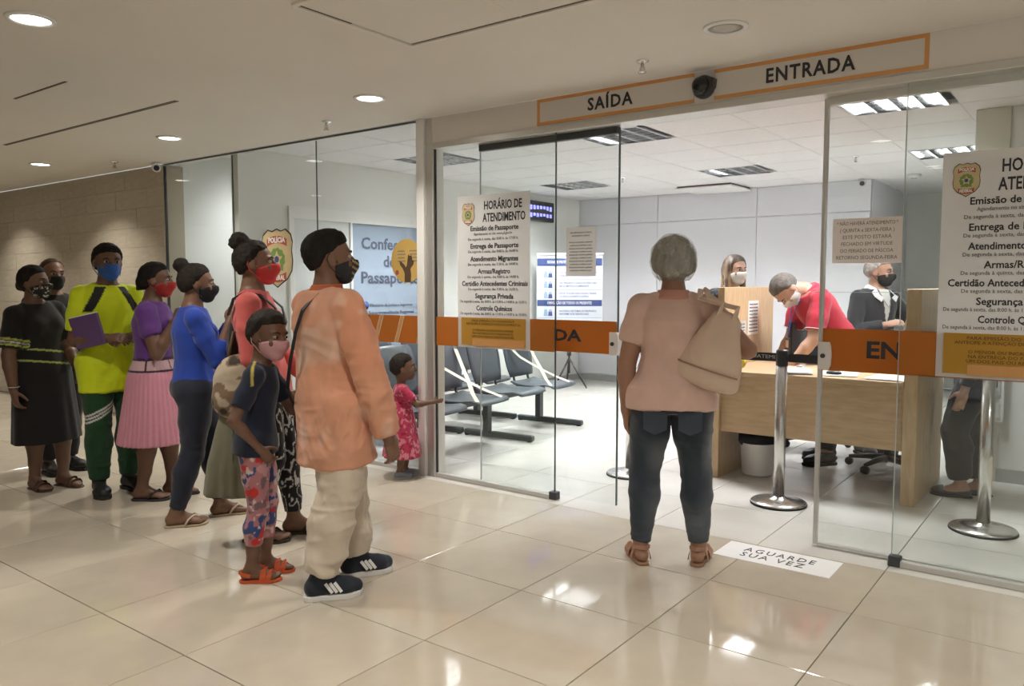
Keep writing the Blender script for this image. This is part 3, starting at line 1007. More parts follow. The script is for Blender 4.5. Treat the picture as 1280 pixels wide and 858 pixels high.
# snack bag and small boxes
sb = thing('snack_bag', 'crinkled yellow plastic bag on the desk by the divider', 'bag', (-2.07, 5.36, .768))
bm = bmesh.new()
bmesh.ops.create_icosphere(bm, subdivisions=3, radius=1)
for v in bm.verts:
    z = v.co.z
    f_ = 1 - .45 * max(0, z)
    v.co = Vector((v.co.x * .075 * f_ * (1 + .2 * math.sin(9 * v.co.y + 5 * z)), v.co.y * .04 * f_ * (1 + .2 * math.sin(11 * v.co.x)), .065 + z * .065))
mobj('bag_body', bm_mesh(bm, smooth=True), mat('yellow_film', (.62, .52, .06), .25, var=.4, vscale=40), sb, (0, 0, 0), local=True)
mobj('bag_knot', lathe_mesh([(.01, 0), (.022, .03), (.03, .045)], 8, MATS['yellow_film']), None, sb, (0, 0, .115), local=True)
pk = thing('carton', 'small white and pink carton standing next to the yellow bag', 'box', (-2.19, 5.33, .768))
box('carton_body', (-2.215, 5.27, .768), (-2.16, 5.37, .89), mat('pinkish_card', (.70, .52, .50), .6), pk, .003)
box('carton_band', (-2.216, 5.269, .80), (-2.159, 5.371, .83), mat('red_print', (.55, .12, .08), .6), pk)

# waste bin
wb_ = thing('waste_bin', 'round white plastic waste bin with black liner under the desk', 'bin', (-1.97, 5.56, 0))
mobj('bin_body', lathe_mesh([(.0, .004), (.105, .004), (.108, .012), (.128, .27), (.131, .275), (.125, .276), (.105, .03), (0, .02)], 28, M_WHITE), M_WHITE, wb_, (-1.97, 5.56, 0))
mobj('bin_liner', lathe_mesh([(.134, .235), (.137, .25), (.136, .285), (.128, .30), (.115, .295), (.09, .2)], 24, M_RUBBER), M_RUBBER, wb_, (-1.97, 5.56, 0))
mobj('liner_knot', lathe_mesh([(.004, .03), (.024, .015), (.028, -.01), (.012, -.04), (0, -.05)], 10, M_RUBBER), M_RUBBER, wb_, (-2.055, 5.47, .262))


# office chairs
def office_chair(loc, rot, lab, seat_z=.47):
    t = thing('office_chair', lab, 'chair', loc, rot, 'office chairs behind the desk')
    m_ = mat('charcoal_upholstery', (.045, .05, .058), .8)
    for k in range(5):
        a = 2 * PI * k / 5 + .3
        c, s = math.cos(a), math.sin(a)
        mobj('base_arm', tube_mesh([(0, 0, .09), (.14 * c, .14 * s, .085), (.27 * c, .27 * s, .065)], [.028, .022, .014], 8, M_BLACK), M_BLACK, t, (0, 0, 0), local=True)
        o = mobj('caster', lathe_mesh([(.0, -.026), (.026, -.024), (.03, -.012), (.03, .012), (.026, .024), (0, .026)], 14, M_BLACK), M_BLACK, t, (.27 * c, .27 * s, .03), local=True)
        o.rotation_euler = (PI / 2, 0, a)
    mobj('gas_column', lathe_mesh([(.028, .08), (.028, .25), (.018, .25), (.018, seat_z - .03)], 14, M_DARKMET), M_DARKMET, t, (0, 0, 0), local=True)
    mobj('seat', lathe_like_cushion(.23, .22, .035, m_), m_, t, (0, 0, seat_z), local=True)
    o = mobj('backrest', lathe_like_cushion(.21, .20, .025, m_), m_, t, (0, -.22, seat_z + .32), local=True)
    o.rotation_euler = (math.radians(82), 0, 0)
    mobj('back_stem', tube_mesh([(0, -.05, seat_z - .03), (0, -.24, seat_z - .02), (0, -.265, seat_z + .1), (0, -.25, seat_z + .3)], .018, 8, M_BLACK), M_BLACK, t, (0, 0, 0), local=True)


def lathe_like_cushion(a, b, h, m_):
    bm = bmesh.new()
    bmesh.ops.create_uvsphere(bm, u_segments=28, v_segments=12, radius=1)
    for v in bm.verts:
        x, y, z = v.co
        r = math.hypot(x, y)
        if r > 1e-6:
            k = (abs(x / r) ** 4 + abs(y / r) ** 4) ** -.25
            rr = r ** .55
            x, y = x / r * rr * k, y / r * rr * k
        v.co = Vector((x * a, y * b, z * h))
    me = bm_mesh(bm, smooth=True)
    me.materials.append(m_)
    return me


office_chair((-1.25, 6.26, 0), math.radians(160), 'charcoal office chair on casters under the desk', .40)
office_chair((-1.95, 6.85, 0), math.radians(215), 'charcoal office chair behind the bending clerk')


# stanchions
def stanchion(x, y, h, lab, belts=()):
    t = thing('stanchion', lab, 'stanchion', (x, y, 0), group='steel queue posts inside the doors')
    mobj('base', lathe_mesh([(.165, .0), (.168, .006), (.168, .016), (.16, .022), (.10, .034), (.045, .042), (.04, .05), (0, .05)], 40, M_STEEL), M_STEEL, t, (x, y, 0))
    mobj('base_ring', lathe_mesh([(.170, .001), (.171, .008), (.169, .012)], 40, M_RUBBER), M_RUBBER, t, (x, y, 0))
    mobj('pole', lathe_mesh([(.034, .045), (.034, h - .10)], 28, M_STEEL), M_STEEL, t, (x, y, 0))
    hdm = mobj('belt_head', lathe_mesh([(.035, h - .10), (.036, h - .098), (.036, h - .012), (.033, h - .003), (0, h)], 28, M_BLACK), M_BLACK, t, (x, y, 0))
    for (bx, by, bz) in belts:
        d = Vector((bx - x, by - y, 0)).normalized() * .035
        p0 = Vector((x, y, h - .05)) + d
        p1 = Vector((bx, by, bz)) - d
        mid = (p0 + p1) / 2 - Vector((0, 0, .008))
        me = tube_mesh([p0 - Vector((x, y, 0)), mid - Vector((x, y, 0)), p1 - Vector((x, y, 0))], .01, flat=(.026, .0012, (0, 0, 1)))
        bl = mobj('belt', me, M_BLACK, t, (x, y, 0))
        u = (p1 - p0).normalized()
        if (p1 - p0).length > .8:
            if u.x < 0:
                u = -u
            nrm = Vector((0, -1, 0))
            if bx < x:
                q = p0 + (p1 - p0) * .10
                text('IGUATEMI', .032, (q.x, q.y - .005, q.z), M_PAPERG, bl, u=tuple(u), width=.19)
    return t


S1, S2, S3 = (-2.69, 4.98, 0), (-1.586, 4.863, 0), (-.50, 5.0, 0)
stanchion(S1[0], S1[1], .965, 'steel queue post partly hidden behind the woman in the hairnet')
stanchion(S2[0], S2[1], .965, 'steel queue post standing in the doorway before the desk', [(S1[0], S1[1], .915), (S3[0], S3[1], .915)])
stanchion(S3[0], S3[1], .965, 'steel queue post behind the cut off opening hours poster')

# socket strip on the right wall
t = thing('socket_panel', 'white wall trunking with sockets and a dark switch plate', 'socket', (-.55, 6.33, .45))
sx_ = -.60
box('trunking', (sx_ - .075, 6.30, .42), (sx_ + .06, 6.328, 1.25), M_WHITE, t, .004)
box('switch_plate', (sx_ - .06, 6.294, .83), (sx_ + .035, 6.30, .88), M_DARKMET, t, .002)
box('socket_plate', (sx_ - .06, 6.294, .60), (sx_ + .04, 6.30, .76), mat('grey_plate', (.42, .42, .41), .5), t, .003)
box('plug', (sx_ - .045, 6.26, .63), (sx_ + .0, 6.294, .70), M_BLACK, t, .008)
box('socket_plate', (sx_ - .06, 6.292, .45), (sx_ + .04, 6.30, .55), M_WHITE, t, .003)
for k in (-.02, .01):
    box('socket_hole', (sx_ + k - .004, 6.290, .49), (sx_ + k + .004, 6.293, .51), M_BLACK, t)
mobj('cable', tube_mesh([(sx_ - .03, 6.27, .66), (sx_ - .05, 6.24, .55), (sx_ - .10, 6.22, .46), (sx_ - .2, 6.2, .42)], .005, 6, M_BLACK), M_BLACK, t, (0, 0, 0))

# tripod notice board at the back
bx, by = -5.63, 8.72
rzb = math.radians(33)
t = thing('tripod_board', 'white and navy instruction board on a black tripod at the back', 'board', (bx, by, 0), rzb)
Wd = .86
box('board_panel', (-Wd / 2, -.015, .78), (Wd / 2, .005, 1.75), mat('glossy_board', (.76, .79, .86), .25), t, .004, local=True)
box('board_top_rail', (-Wd / 2 - .01, -.025, 1.745), (Wd / 2 + .01, .01, 1.775), M_WHITE, t, .004, local=True)
for z0, z1, s in ((1.61, 1.705, 'REGRAS DE PROTEÇÃO DENTRO DO SETOR'), (1.085, 1.165, 'OBRIGAÇÃO DE TODOS OS PRESENTES')):
    box('navy_strip', (-Wd / 2 + .01, -.018, z0), (Wd / 2 - .01, -.0145, z1), M_NAVY, t, local=True)
    text(s, .05, (0, -.0195, (z0 + z1) / 2), M_PAPER, t, bold=.02, width=.58, local=True)
for zc_, l1, l2 in ((1.50, 'USE SEMPRE A MÁSCARA COBRINDO', 'NARIZ E BOCA NO LOCAL'), (1.365, 'NÃO FREQUENTE O ESPAÇO DE ATEND. PARA', 'MAIS DE UMA PESSOA E ACOMPANHANTE'), (1.23, 'EVITE TOCAR NOS OLHOS, NARIZ', 'OU BOCA DURANTE A ESPERA'), (1.0, 'HAVENDO SINTOMAS DE RESFRIADO', 'INFORME AOS SERVIDORES')):
    text(l1, .034, (.11, -.0165, zc_ + .02), M_NAVY, t, bold=.01, width=.48, local=True)
    text(l2, .034, (.06, -.0165, zc_ - .02), M_NAVY, t, bold=.01, width=.38, local=True)
    box('row_rule', (-Wd / 2 + .01, -.017, zc_ - .07), (Wd / 2 - .01, -.0145, zc_ - .064), mat('pale_blue_print', (.35, .45, .62), .5), t, local=True)
    for k in (-.03, .03):
        fg = [(.02 * math.cos(2 * PI * i / 10), .045 + .02 * math.sin(2 * PI * i / 10)) for i in range(10)]
        mobj('pictogram', prism_mesh(fg, .001, MATS['pale_blue_print']), None, t, (-.28 + k, -.0165, zc_ - .02), local=True)
        mobj('pictogram', prism_mesh([(-.028, -.045), (.028, -.045), (.022, .015), (-.022, .015)], .001, M_NAVY if k > 0 else MATS['pale_blue_print']), None, t, (-.28 + k, -.0165, zc_ - .0), local=True)
mobj('tripod_column', lathe_mesh([(.014, .2), (.014, .8)], 12, M_BLACK), M_BLACK, t, (0, 0, 0), local=True)
mobj('tripod_collar', lathe_mesh([(.012, .43), (.028, .435), (.028, .48), (.012, .485)], 12, M_BLACK), M_BLACK, t, (0, 0, 0), local=True)
box('tripod_clamp', (-.05, -.012, .60), (.05, .012, .615), M_BLACK, t, .003, local=True)
for k in range(3):
    a = 2 * PI * k / 3 - .4
    mobj('tripod_leg', tube_mesh([(0, 0, .40), (.25 * math.cos(a), .25 * math.sin(a), .015)], .012, 8, M_BLACK), M_BLACK, t, (0, 0, 0), local=True)

# call display on the inner left wall
t = thing('call_display', 'dark call display glowing violet on the inner wall', 'display', (-6.09, 8.55, 2.2))
box('display_case', (-6.1, 8.35, 2.20), (-6.03, 8.95, 2.46), M_BLACK, t, .006)
m_led = mat('violet_led', (.25, .25, .95), .5, emit=1.6)
for r in range(2):
    for k in range(7):
        a = RNG.rand() * .03
        box('led_segment', (-6.031, 8.39 + k * .075, 2.24 + r * .10 + a), (-6.027, 8.39 + k * .075 + .045, 2.30 + r * .10), m_led, t)
# ------------------------------------------------------------------ people: distance fields meshed with surface nets
f32 = np.float32


def nrm(v):
    v = np.asarray(v, float)
    return v / np.linalg.norm(v)


def ell(c, r, A=None):
    """ellipsoid; A = 3x3 whose rows are its axes"""
    c = np.asarray(c, float)
    r = np.asarray(r, float)
    R = np.eye(3) if A is None else np.asarray(A, float)
    ext = np.sqrt(((R.T * r) ** 2).sum(1))

    def fn(X, Y, Z):
        x, y, z = X - c[0], Y - c[1], Z - c[2]
        k0 = 0
        k1 = 0
        for i in range(3):
            q = (x * R[i, 0] + y * R[i, 1] + z * R[i, 2]) / r[i]
            k0 = k0 + q * q
            k1 = k1 + (q / r[i]) ** 2
        k0 = np.sqrt(k0)
        k1 = np.sqrt(k1) + 1e-6
        return k0 * (k0 - 1) / k1
    return (c - ext, c + ext, fn)


def cone(p0, p1, r0, r1):
    p0 = np.asarray(p0, float)
    p1 = np.asarray(p1, float)
    d = p1 - p0
    L2 = max(float(d @ d), 1e-9)
    m = max(r0, r1)

    def fn(X, Y, Z):
        x, y, z = X - p0[0], Y - p0[1], Z - p0[2]
        t = np.clip((x * d[0] + y * d[1] + z * d[2]) / L2, 0, 1)
        return np.sqrt((x - t * d[0]) ** 2 + (y - t * d[1]) ** 2 + (z - t * d[2]) ** 2) - (r0 + t * (r1 - r0))
    return (np.minimum(p0, p1) - m, np.maximum(p0, p1) + m, fn)


def chain(pts, rs):
    return [cone(pts[i], pts[i + 1], rs[i], rs[i + 1]) for i in range(len(pts) - 1)]


def clip_end(prim, pt, n):
    pt = np.asarray(pt, float)
    n = nrm(n)
    lo, hi, f0 = prim

    def fn(X, Y, Z):
        return np.maximum(f0(X, Y, Z), (X - pt[0]) * n[0] + (Y - pt[1]) * n[1] + (Z - pt[2]) * n[2])
    return (lo, hi, fn)


def loft(p0, p1, prof, lat=(1, 0, 0), mod=None, soft=0.008):
    """elliptical sections along an axis: prof rows (t, a, b[, ou, ov])"""
    p0 = np.asarray(p0, float)
    p1 = np.asarray(p1, float)
    L = np.linalg.norm(p1 - p0)
    ax = (p1 - p0) / L
    lat = np.asarray(lat, float)
    lat = nrm(lat - ax * (lat @ ax))
    dep = np.cross(ax, lat)
    pr = np.array([list(r) + [0] * (5 - len(r)) for r in prof], float)
    tt = np.linspace(0, 1, 65)
    cols = []
    for k in range(1, 5):
        c = np.interp(tt, pr[:, 0], pr[:, k])
        cp = np.concatenate([np.full(3, c[0]), c, np.full(3, c[-1])])
        c2 = np.convolve(cp, [1 / 16, 2 / 16, 3 / 16, 4 / 16, 3 / 16, 2 / 16, 1 / 16], 'valid')
        cols.append(c2)
    m = max(pr[:, 1].max(), pr[:, 2].max()) * 1.12 + np.abs(pr[:, 3:]).max()
    lo = np.minimum(p0, p1) - m
    hi = np.maximum(p0, p1) + m

    def fn(X, Y, Z):
        x, y, z = X - p0[0], Y - p0[1], Z - p0[2]
        s = x * ax[0] + y * ax[1] + z * ax[2]
        u = x * lat[0] + y * lat[1] + z * lat[2]
        v = x * dep[0] + y * dep[1] + z * dep[2]
        t = np.clip(s / L, 0, 1)
        a = np.interp(t, tt, cols[0])
        b = np.interp(t, tt, cols[1])
        u = u - np.interp(t, tt, cols[2])
        v = v - np.interp(t, tt, cols[3])
        if mod is not None:
            f = mod(np.arctan2(v, u), t)
            a = a * f
            b = b * f
        k0 = np.sqrt((u / a) ** 2 + (v / b) ** 2)
        k1 = np.sqrt((u / (a * a)) ** 2 + (v / (b * b)) ** 2) + 1e-6
        dr = np.maximum(k0 * (k0 - 1) / k1, -.5)
        da = np.maximum(-s, s - L)
        h = np.clip(.5 + .5 * (dr - da) / soft, 0, 1)
        return da + (dr - da) * h + soft * h * (1 - h)
    return (lo, hi, fn)


def field_mesh(prims, vox, cuts=(), disp=None, smooth=1, colour=None, warp=None):
    """prims: list of (primitive, blend k[, 'sub']); returns vertices and quads as a Blender mesh"""
    add = [p for p in prims if len(p) == 2]
    lo = np.min([p[0][0] for p in add], 0) - 4 * vox
    hi = np.max([p[0][1] for p in add], 0) + 4 * vox
    n = np.ceil((hi - lo) / vox).astype(int) + 1
    ax = [(lo[i] + vox * np.arange(n[i])).astype(f32) for i in range(3)]
    D = np.full(n, .3, f32)
    for p in prims:
        (a, b, fn), k = p[0], p[1]
        pad = k + 3 * vox
        i0 = np.clip(np.floor((a - pad - lo) / vox).astype(int), 0, n - 1)
        i1 = np.clip(np.ceil((b + pad - lo) / vox).astype(int) + 1, 1, n)
        if (i1 - i0 < 2).any():
            continue
        sl = tuple(slice(i0[q], i1[q]) for q in range(3))
        X = ax[0][sl[0]][:, None, None]
        Y = ax[1][sl[1]][None, :, None]
        Z = ax[2][sl[2]][None, None, :]
        d = fn(X, Y, Z).astype(f32)
        cur = D[sl]
        if len(p) == 3:
            d = -d
            h = np.clip(.5 - .5 * (d - cur) / k, 0, 1)
            D[sl] = d + (cur - d) * h + k * h * (1 - h)
        elif k <= 0:
            D[sl] = np.minimum(cur, d)
        else:
            h = np.clip(.5 + .5 * (cur - d) / k, 0, 1)
            D[sl] = cur + (d - cur) * h - k * h * (1 - h)
    if warp is not None:
        D = D + warp(ax[0][:, None, None], ax[1][None, :, None], ax[2][None, None, :]).astype(f32)
    if cuts:
        X, Y, Z = ax[0][:, None, None], ax[1][None, :, None], ax[2][None, None, :]
        for c in cuts:
            D = np.maximum(D, c(X, Y, Z).astype(f32))
    D[0], D[-1] = .3, .3
    D[:, 0], D[:, -1] = .3, .3
    D[:, :, 0], D[:, :, -1] = .3, .3
    S = D < 0
    st = np.array([n[1] * n[2], n[2], 1])
    tot = int(n.prod())
    acc = np.zeros((tot, 3)) if tot < 40000 else None
    cells_all, pts_all, quads = [], [], []
    for a in range(3):
        s0 = [slice(None)] * 3
        s1 = [slice(None)] * 3
        s0[a] = slice(0, -1)
        s1[a] = slice(1, None)
        A, B = S[tuple(s0)], S[tuple(s1)]
        idx = np.argwhere(A != B)
        if len(idx) == 0:
            continue
        i1 = idx.copy()
        i1[:, a] += 1
        d0 = D[idx[:, 0], idx[:, 1], idx[:, 2]].astype(float)
        d1 = D[i1[:, 0], i1[:, 1], i1[:, 2]].astype(float)
        t = d0 / (d0 - d1)
        P = idx.astype(float)
        P[:, a] += t
        b, c = (a + 1) % 3, (a + 2) % 3
        base = idx @ st
        c4 = [base - st[b] - st[c], base - st[c], base, base - st[b]]
        for q in c4:
            cells_all.append(q)
            pts_all.append(P)
        Q = np.stack(c4, 1)
        flip = ~A[idx[:, 0], idx[:, 1], idx[:, 2]]
        Q[flip] = Q[flip][:, ::-1]
        quads.append(Q)
    cells = np.concatenate(cells_all)
    pts = np.concatenate(pts_all)
    uq, inv = np.unique(cells, return_inverse=True)
    cnt = np.bincount(inv)
    V = np.stack([np.bincount(inv, pts[:, q]) / cnt for q in range(3)], 1)
    Q = np.searchsorted(uq, np.concatenate(quads))
    V = lo + V * vox
    for _ in range(smooth):
        sm = np.zeros_like(V)
        e0 = np.concatenate([Q[:, 0], Q[:, 1], Q[:, 2], Q[:, 3]])
        e1 = np.concatenate([Q[:, 1], Q[:, 2], Q[:, 3], Q[:, 0]])
        ct = np.bincount(e0, minlength=len(V))
        for q in range(3):
            sm[:, q] = np.bincount(e0, V[e1, q], minlength=len(V)) / np.maximum(ct, 1)
        V = V * .5 + sm * .5
    N = None
    if disp is not None or colour is not None:
        fnm = np.cross(V[Q[:, 2]] - V[Q[:, 0]], V[Q[:, 3]] - V[Q[:, 1]])
        N = np.zeros_like(V)
        for q in range(4):
            for k in range(3):
                N[:, k] += np.bincount(Q[:, q], fnm[:, k], minlength=len(V))
        N /= np.linalg.norm(N, axis=1, keepdims=True) + 1e-9
    P0 = V
    if disp is not None:
        V = V + N * disp(V, N)[:, None]
    me = bpy.data.meshes.new('fld')
    me.vertices.add(len(V))
    me.vertices.foreach_set('co', V.astype(f32).ravel())
    me.loops.add(len(Q) * 4)
    me.loops.foreach_set('vertex_index', Q.astype(np.int32).ravel())
    me.polygons.add(len(Q))
    me.polygons.foreach_set('loop_start', np.arange(0, len(Q) * 4, 4, dtype=np.int32))
    me.polygons.foreach_set('use_smooth', np.ones(len(Q), bool))
    me.update(calc_edges=True)
    if colour is not None:
        C = np.ones((len(V), 4), f32)
        C[:, :3] = colour(P0, N)
        at = me.attributes.new('Col', 'FLOAT_COLOR', 'POINT')
        at.data.foreach_set('color', C.ravel())
    return me


def vnoise(P, s, seed=0):
    """smooth value noise in [-1, 1]"""
    q = P * s + seed * 17.31
    i = np.floor(q).astype(np.int64)
    f = q - i
    f = f * f * (3 - 2 * f)
    out = 0
    for dx in (0, 1):
        for dy in (0, 1):
            for dz in (0, 1):
                h = (i[:, 0] + dx) * 374761393 + (i[:, 1] + dy) * 668265263 + (i[:, 2] + dz) * 2147483647 + seed * 1274126177
                h = (h ^ (h >> 13)) * 1274126177
                h = ((h ^ (h >> 16)) & 0xffff) / 32767.5 - 1
                w_ = (f[:, 0] if dx else 1 - f[:, 0]) * (f[:, 1] if dy else 1 - f[:, 1]) * (f[:, 2] if dz else 1 - f[:, 2])
                out = out + h * w_
    return out


def folds(amp=.004, seed=1, zs=1.0, hor=0.0):
    """soft cloth folds: warped, stretched ridged noise at two scales"""
    def fn(P, N):
        w_ = np.stack([vnoise(P, 5, seed + 20), vnoise(P, 5, seed + 21), vnoise(P, 5, seed + 22)], 1) * .05
        q = (P + w_) * np.array([1, 1, .32 * zs])
        q = q + np.stack([P[:, 2] * .25, -P[:, 2] * .2, 0 * P[:, 2]], 1) * np.sign(seed % 2 - .5)
        a = .5 - np.abs(vnoise(q, 13, seed))
        b = .5 - np.abs(vnoise(q * np.array([1, 1, 1.5]), 25, seed + 3))
        r = 1.5 * amp * (a + .45 * b)
        if hor:
            c = .5 - np.abs(vnoise((P + w_) * np.array([.45, .45, 1.5]), 15, seed + 5))
            r = r + 1.8 * hor * c
        return r
    return fn


def Rz(a):
    c, s = math.cos(a), math.sin(a)
    return np.array([[c, -s, 0], [s, c, 0], [0, 0, 1.0]])


def Rx(a):
    c, s = math.cos(a), math.sin(a)
    return np.array([[1, 0, 0], [0, c, -s], [0, s, c]])


def Ry(a):
    c, s = math.cos(a), math.sin(a)
    return np.array([[c, 0, s], [0, 1, 0], [-s, 0, c]])


TORSO_M = [(-.06, .050, .050), (-.03, .082, .066), (.01, .092, .070), (.06, .086, .066), (.11, .082, .063), (.17, .090, .066), (.22, .097, .069), (.26, .094, .063), (.29, .070, .050), (.315, .040, .038)]
TORSO_F = [(-.06, .050, .050), (-.03, .090, .070), (.01, .099, .074), (.06, .086, .066), (.11, .077, .060), (.17, .083, .066), (.215, .087, .072), (.255, .084, .060), (.29, .062, .046), (.315, .036, .034)]


class Body:
    """joints and skin primitives; forward +y, right +x, feet on z = 0"""

    def __init__(s, H, hk=1.0, female=False, girth=1.0, belly=0.0, lean=0.0, side=0.0, feet=None, sole=0.012, arms=None, head=(0, 0, 0), sw=1.0, ag=1.0, lg=1.0, hipshift=(0, 0), bust=0.0, hips=None, twist=0.0, lift=(0, 0), drop=0.0, shod=False):
        s.shod = shod
        hh = .135 * H * hk
        s.H, s.hh = H, hh
        s.hs = hh / .135
        zn = H - hh * 1.26
        s.S = S = zn / .83
        s.female = female
        feet = feet or ((-.06, 0, .1), (.06, 0, -.1))
        # legs
        L1, L2 = .252 * S, .232 * S
        ank = []
        for k, f in enumerate(feet):
            ank.append(np.array([f[0] * 1.0, f[1], .048 * S + sole + lift[k]]))
        s.feet = feet
        s.sole = sole
        hx = .054 * S
        pc = np.array([(ank[0][0] + ank[1][0]) / 2 + hipshift[0], (ank[0][1] + ank[1][1]) / 2 + hipshift[1], 0])
        zmax = .53 * S + sole
        for k in range(2):
            hj = pc + np.array([(-hx, hx)[k], 0, 0])
            dh = np.hypot(*(hj - ank[k])[:2])
            zmax = min(zmax, ank[k][2] + math.sqrt(max(.01, ((L1 + L2) * .995) ** 2 - dh * dh)))
        pc[2] = zmax - drop
        s.pel = pc
        s.hip, s.knee, s.ank = [], [], []
        for k in range(2):
            hj = pc + Rz(twist * .5) @ np.array([(-hx, hx)[k], 0, 0])
            d = ank[k] - hj
            dl = min(np.linalg.norm(d), (L1 + L2) * .999)
            a = (L1 * L1 - L2 * L2 + dl * dl) / (2 * dl)
            h = math.sqrt(max(0, L1 * L1 - a * a))
            dn = nrm(d)
            fw = Rz(feet[k][2]) @ np.array([0, 1.0, 0])
            fw = nrm(fw - dn * (fw @ dn))
            s.hip.append(hj)
            s.knee.append(hj + dn * a + fw * h)
            s.ank.append(ank[k])
        # torso
        s.Rt = Rx(-lean) @ Ry(side) @ Rz(twist)
        s.up = s.Rt @ np.array([0, 0, 1.0])
        s.lat = s.Rt @ np.array([1.0, 0, 0])
        s.fwd = s.Rt @ np.array([0, 1.0, 0])
        s.tor = [(r[0], r[1] * girth, r[2] * girth) for r in (TORSO_F if female else TORSO_M)]
        if hips:
            s.tor = [(z, a * (hips if z < .06 else 1), b * (hips if z < .06 else 1)) for z, a, b in s.tor]
        s.belly, s.bust = belly, bust
        s.z0, s.z1 = s.tor[0][0], s.tor[-1][0]
        s.neck0 = s.T(0, -.004, .30)
        s.sh = [s.T(-.097 * sw, 0, .264), s.T(.097 * sw, 0, .264)]
        s.ag, s.lg, s.sw = ag, lg, sw
        # head
        s.Rh = s.Rt @ Rz(head[0]) @ Rx(head[1]) @ Ry(head[2])
        hb = np.array([0, .006 * S, .315 * S])
        s.piv = pc + s.Rt @ hb
        # chin origin, head turns about the neck top
        s.hd0 = s.piv + s.Rh @ np.array([0, .012, .018]) * s.hs
        # arms
        s.elb, s.wri, s.hand = [], [], []
        arms = arms or ((dict(), dict()))
        for k in range(2):
            a = arms[k]
            sg = (-1, 1)[k]
            ue = nrm(np.array(a.get('u', (.10, -.02, -1)), float) * (sg, 1, 1))
            fe = nrm(np.array(a.get('f', (.02, .18, -1)), float) * (sg, 1, 1))
            e = s.sh[k] + ue * .178 * S * a.get('lu', 1)
            w_ = e + fe * .150 * S * a.get('lf', 1)
            s.elb.append(e)
            s.wri.append(w_)
            n = np.array(a.get('n', (-1, .1, 0)), float) * (sg, 1, 1)
            d = nrm(np.array(a['d'], float) * (sg, 1, 1)) if 'd' in a else fe
            s.hand.append((d, n, a.get('curl', .35), a.get('spread', 1.0)))

    def T(s, x, y, z):
        """torso-frame point in S units from the hip centre"""
        return s.pel + s.Rt @ (np.array([x, y, z]) * s.S)

    def Hd(s, x, y, z):
        """head-frame point, head units from the chin"""
        return s.hd0 + s.Rh @ (np.array([x, y, z]) * s.hs)

    def torso(s, off=0.0, z0=None, z1=None, extra=None, mod=None, soft=.008):
        S = s.S
        pr = np.array(s.tor)
        z0 = s.z0 if z0 is None else z0
        z1 = s.z1 if z1 is None else z1
        zs = np.linspace(z0, z1, 24)
        rows_ = []
        for z in zs:
            a = np.interp(z, pr[:, 0], pr[:, 1]) * S + off
            b = np.interp(z, pr[:, 0], pr[:, 2]) * S + off
            ov = s.belly * S * math.exp(-((z - .08) / .06) ** 2)
            b = b + ov * .6
            if z < -.0 and extra:
                a = max(a, np.interp(0.0, pr[:, 0], pr[:, 1]) * S + off)
                b = max(b, np.interp(0.0, pr[:, 0], pr[:, 2]) * S + off)
            if extra:
                e = extra(z)
                a += e
                b += e
            rows_.append(((z - z0) / (z1 - z0), a, b, 0, ov * .6))
        return loft(s.T(0, 0, z0), s.T(0, 0, z1), rows_, s.lat, mod, soft)

    def bust_prims(s, off=0.0):
        if not s.bust:
            return []
        r = s.bust * s.S
        return [(ell(s.T(sg * .042, .048, .205), (r + off, r * .9 + off, r + off)), .03) for sg in (-1, 1)]

    def skin_prims(s):
        S, ag, lg = s.S, s.ag, s.lg
        p = [(s.torso(), .02)] + s.bust_prims()
        p += [(c, .018) for c in chain([s.T(0, -.008, .285), s.T(0, 0, .32), s.Hd(0, -.012, .02)], [.040 * S, .034 * S, .034 * s.hs])]
        p += [(cone(s.T(sg * .03, -.008, .286), s.sh[(0, 1)[sg > 0]], .026 * S, .031 * S), .02) for sg in (-1, 1)]
        for k in range(2):
            p += [(c, .012) for c in s.arm_chain(k, 0)]
            p += [(c, .015) for c in s.leg_chain(k, 0)]
            p += s.foot_prims(k, 0.0, not s.shod)
            p += s.hand_prims(k)
        p += s.head_prims()
        return p

    def arm_chain(s, k, off=0.0, upto=2.0):
        S, ag = s.S, s.ag
        a, e, w_ = s.sh[k], s.elb[k], s.wri[k]
        P = [a, a + (e - a) * .45, e, e + (w_ - e) * .3, w_]
        T_ = [0, .45, 1, 1.3, 2]
        R = [.0325, .0305, .0245, .0255, .0165]
        R = [r * S * ag + (off(t) if callable(off) else off) for r, t in zip(R, T_)]
        out = []
        for i in range(4):
            if T_[i] >= upto - 1e-3:
                break
            if T_[i + 1] <= upto + 1e-3:
                q, rq = P[i + 1], R[i + 1]
                fin = abs(T_[i + 1] - upto) < 1e-3
            else:
                f = (upto - T_[i]) / (T_[i + 1] - T_[i])
                q = P[i] + (P[i + 1] - P[i]) * f
                rq = R[i] + (R[i + 1] - R[i]) * f
                fin = True
            c = cone(P[i], q, R[i], rq)
            if fin and upto < 3:
                c = clip_end(c, q, P[i + 1] - P[i]) if upto < 1.999 or off else c
            out.append(c)
            if fin:
                break
        return out

    def leg_chain(s, k, off=0.0, upto=2.0):
        S, lg = s.S, s.lg
        h, kn, an = s.hip[k], s.knee[k], s.ank[k]
        fwd = Rz(s.feet[k][2]) @ np.array([0, 1.0, 0])
        cb = kn + (an - kn) * .32 - fwd * .008 * S
        P = [h + np.array([(-.006, .006)[k] * S, 0, -.01 * S]), h + (kn - h) * .5, kn, cb, kn + (an - kn) * .7, an]
        T_ = [0, .5, 1, 1.32, 1.7, 2]
        R = [.058, .049, .035, .0365, .0265, .0215]
        R = [r * S * (lg if t < 1.5 else 1 + (lg - 1) * .5) + (off(t) if callable(off) else off) for r, t in zip(R, T_)]
        out = []
